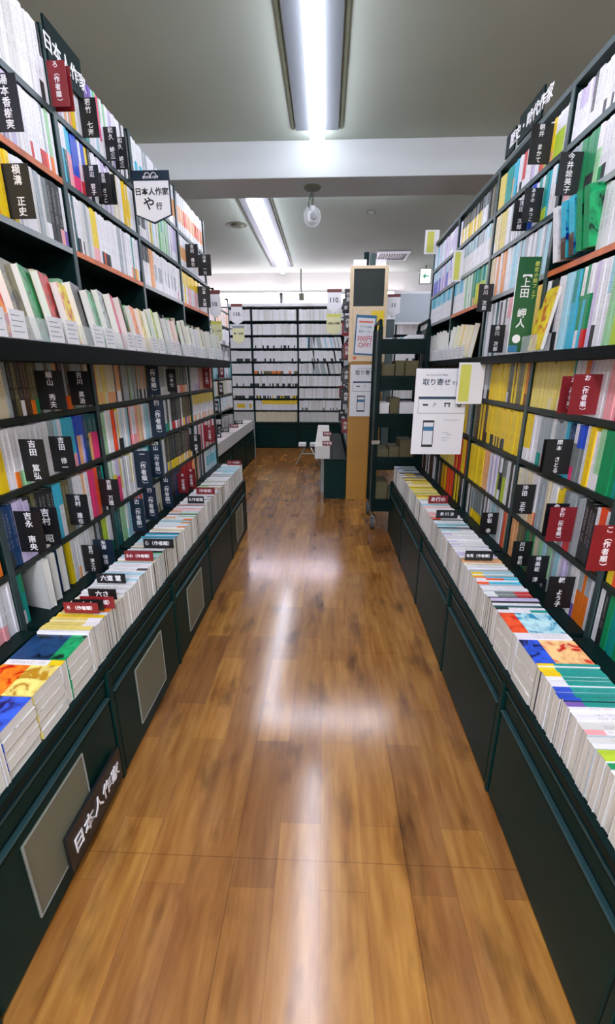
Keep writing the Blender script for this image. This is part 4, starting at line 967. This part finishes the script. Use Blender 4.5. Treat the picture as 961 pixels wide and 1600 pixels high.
# ------------------------------------------------------------------ book trolley behind the poster
TX0, TX1, TY0, TY1 = .395, .745, 3.46, 3.84
t = empty('book_trolley', ((TX0+TX1)/2, (TY0+TY1)/2, 0), 0, 'tall dark green book trolley on casters behind the right cabinets', 'trolley')
hx, hy = (TX1-TX0)/2, (TY1-TY0)/2
for sx in (-1, 1):
    for sy in (-1, 1): bx('corner_post', (sx*hx-.016, sx*hx+.016, sy*hy-.016, sy*hy+.016, .14, 1.56), M['dark'], t, bevel=.004)
for sx in (-1, 1):
    MB().tube([(sx*hx, -hy, 1.555), (sx*hx, -hy+.02, 1.60), (sx*hx, hy-.02, 1.60), (sx*hx, hy, 1.555)], .013, 10).build('push_handle', M['dark'], t)
    for q in (-.10, 0, .10): bx('side_slat', (sx*hx-.006, sx*hx+.006, q-.018, q+.018, .16, 1.55), M['upright'] if q == 0 else M['dark'], t)
TZ = [.17, .52, .86, 1.14, 1.40]
for z in TZ:
    bx('tray', (-hx+.014, hx-.014, -hy+.014, hy-.014, z, z+.015), M['dark'], t)
    bx('tray_front', (-hx+.014, hx-.014, -hy-.006, -hy+.008, z-.03, z+.075), M['dark'], t)
for sx in (-1, 1):
    for sy in (-1, 1):
        c_ = MB().tube([(sx*hx, sy*hy, .14), (sx*hx, sy*hy, .105)], .011, 10).build('caster', M['chrome'], t)
        MB().box(sx*hx-.020, sx*hx-.016, sy*hy-.035, sy*hy+.012, .045, .11).box(sx*hx+.016, sx*hx+.020, sy*hy-.035, sy*hy+.012, .045, .11).box(sx*hx-.020, sx*hx+.020, sy*hy-.030, sy*hy+.012, .105, .11).build('caster_fork', M['chrome'], c_)
        MB().tube([(sx*hx-.014, sy*hy-.020, .051), (sx*hx+.014, sy*hy-.020, .051)], .050, 20).build('wheel', M['rubber'], c_)
bx('clamp', (-hx-.03, -hx+.03, -hy-.02, -hy+.03, .70, .73), M['chrome'], t)
names = ['lowest', 'second', 'third', 'fourth', 'top']
for zi, z in enumerate(TZ):
    x = TX0+.022; k = 0
    while x < TX1-.09:
        wd = random.uniform(.07, .12); hg = random.uniform(.10, .20) if zi < 4 else random.uniform(.05, .09)
        o = empty('carton', (x, TY0+.03, z+.0155), 0, '%s on the trolley, %s tray, %s from the left' % ('brown carton' if zi in (0, 1, 3) else ('white packet' if zi == 4 else 'brown and white packet'), names[zi], ordinal(k+1)), 'box', 'cartons and packets on the book trolley')
        mm = M['carton'] if (zi in (0, 1, 3) or k % 2) and zi != 4 else M['white']
        bx('box_body', (0, wd-.006, 0, .22, 0, hg), mm, o, bevel=.003); bx('lid_flap', (-.0005, wd-.0055, -.002, .06, hg-.02, hg+.002), mm, o)
        x += wd; k += 1

# small step stool
s = empty('step_stool', (-.24, 6.0, 0), math.radians(0), 'small folding step stool with splayed metal legs and two white pads', 'stool')
for sx in (-1, 1):
    bx('white_pad', (sx*.078-.052, sx*.078+.052, -.07, .07, .265, .305), M['white'], s, bevel=.005)
    MB().tube([(sx*.03, -.05, .265), (sx*.175, -.09, .005)], .011, 8).build('leg', M['chrome'], s)
    MB().tube([(sx*.03, .05, .265), (sx*.155, .12, .005)], .011, 8).build('leg', M['chrome'], s)
    bx('pad_frame', (sx*.078-.055, sx*.078+.055, -.073, .073, .250, .264), M['black'], s)
MB().tube([(-.085,-.07,.165),(.085,-.07,.165)], .007, 8).build('cross_bar', M['pale'], s)

# whiteboard and other far things on the right
r = empty('notice_whiteboard', (1.30, 7.25, 1.93), 0, 'large pale grey board with a white frame above the trolley', 'board')
bx('board_face', (-.27, .30, -.006, 0, .03, .42), M['board'], r); bx('board_frame', (-.30, .33, 0, .03, 0, .45), M['white'], r)
for sx in (-.24, .26): bx('stand_post', (sx-.012, sx+.012, .005, .025, -1.93, 0), M['dark'], r)
bx('stand_foot', (-.30, .33, -.12, .12, -1.93, -1.90), M['dark'], r)
o = empty('storage_bin', (.88, 6.6, 0), 0, 'grey green storage panel peeking out beside the wooden end panel', 'bin')
bx('bin_body', (-.05, .06, 0, .2, 0, 1.93), M['upright'], o, bevel=.01); bx('bin_lid', (-.052, .062, -.004, .204, 1.93, 1.955), M['white'], o)
e = empty('exit_sign', (1.42, 7.1, 2.455), 0, 'green and white arrow sign hanging from the ceiling at the far right', 'sign')
bx('sign_box', (-.085, .085, .0, .04, 0, .20), M['groove'], e, bevel=.003); bx('sign_face', (-.078, .070, -.003, 0, .008, .192), M['exitlit'], e)
MB().prism([(-.045,.10),(-.005,.14),(-.005,.11),(.045,.11),(.045,.092),(-.005,.092),(-.005,.062)], -.005, -.003).build('arrow', M['exitgreen'], e)
bx('hanger', (-.01, .01, .015, .025, .20, .245), M['groove'], e)

# ------------------------------------------------------------------ things on the ceiling and beam
s = empty('security_camera', (-.116, 3.64, 2.49), 0, 'security camera in a clear globe hanging below the ceiling beam', 'camera')
MB().tube([(0,0,-.012),(0,0,0)], [.055,.062], 24).build('mount_plate', M['groove'], s)
MB().tube([(0,0,-.012),(-.008,0,-.04),(-.02,0,-.07),(-.028,0,-.10),(-.02,0,-.13)], .006, 8).build('cable', M['upright'], s)
MB().tube([(.002,0,-.01),(.004,0,-.12)], .009, 10).build('stem', M['chrome'], s)
MB().tube([(.004,0,-.115),(.004,0,-.135)], [.016,.012], 12).build('knuckle', M['white'], s)
bm = MB()
ring = [(0,0,-.18+.064*math.cos(a)) for a in [PI*k/12 for k in range(13)]]
rad = [max(.0008, .064*math.sin(PI*k/12)) for k in range(13)]
bm.tube([(p[0], p[1], p[2]) for p in ring], rad, 24, cap=False); bm.build('clear_globe', M['glassy'], s, smooth=True)
bx('camera_body', (-.034, .030, -.01, .03, -.212, -.145), M['white'], s, bevel=.008)
MB().tube([(.010,-.008,-.180),(.010,-.034,-.180)], [.026,.023], 16).build('lens', M['darklens'], s)
v = empty('ceiling_vent', (.845, 6.54, CEIL), 0, 'white ceiling air vent with slanted louvres at the back right', 'vent')
b = MB().box(-.21,.21,-.21,-.18,-.02,0).box(-.21,.21,.18,.21,-.02,0).box(-.21,-.18,-.18,.18,-.02,0).box(.18,.21,-.18,.18,-.02,0); b.build('vent_frame', M['white'], v)
bx('dark_recess', (-.18, .18, -.18, .18, -.003, -.001), M['black'], v)
for k in range(11): bx('louvre', (-.165+k*.032, -.156+k*.032, -.18, .18, -.016, -.004), M['vent'], v)
d = empty('smoke_detector', (-.95, 5.2, CEIL), 0, 'round flat green-grey disc on the ceiling left of the far lamp', 'detector')
MB().tube([(0,0,-.004),(0,0,0)], .105, 28).build('ceiling_disc', M['groove'], d); MB().tube([(0,0,-.02),(0,0,-.004)], [.04,.07], 24).build('disc_cap', M['groove'], d)
d = empty('ceiling_plate', (.41, 4.85, CEIL), 0, 'tiny square plate on the ceiling right of the security camera', 'plate')
bx('plate', (-.04, .04, -.035, .035, -.012, 0), M['groove'], d, bevel=.002); bx('plate_insert', (-.028, .028, -.025, .025, -.014, -.012), M['beam'], d)

flush_text()
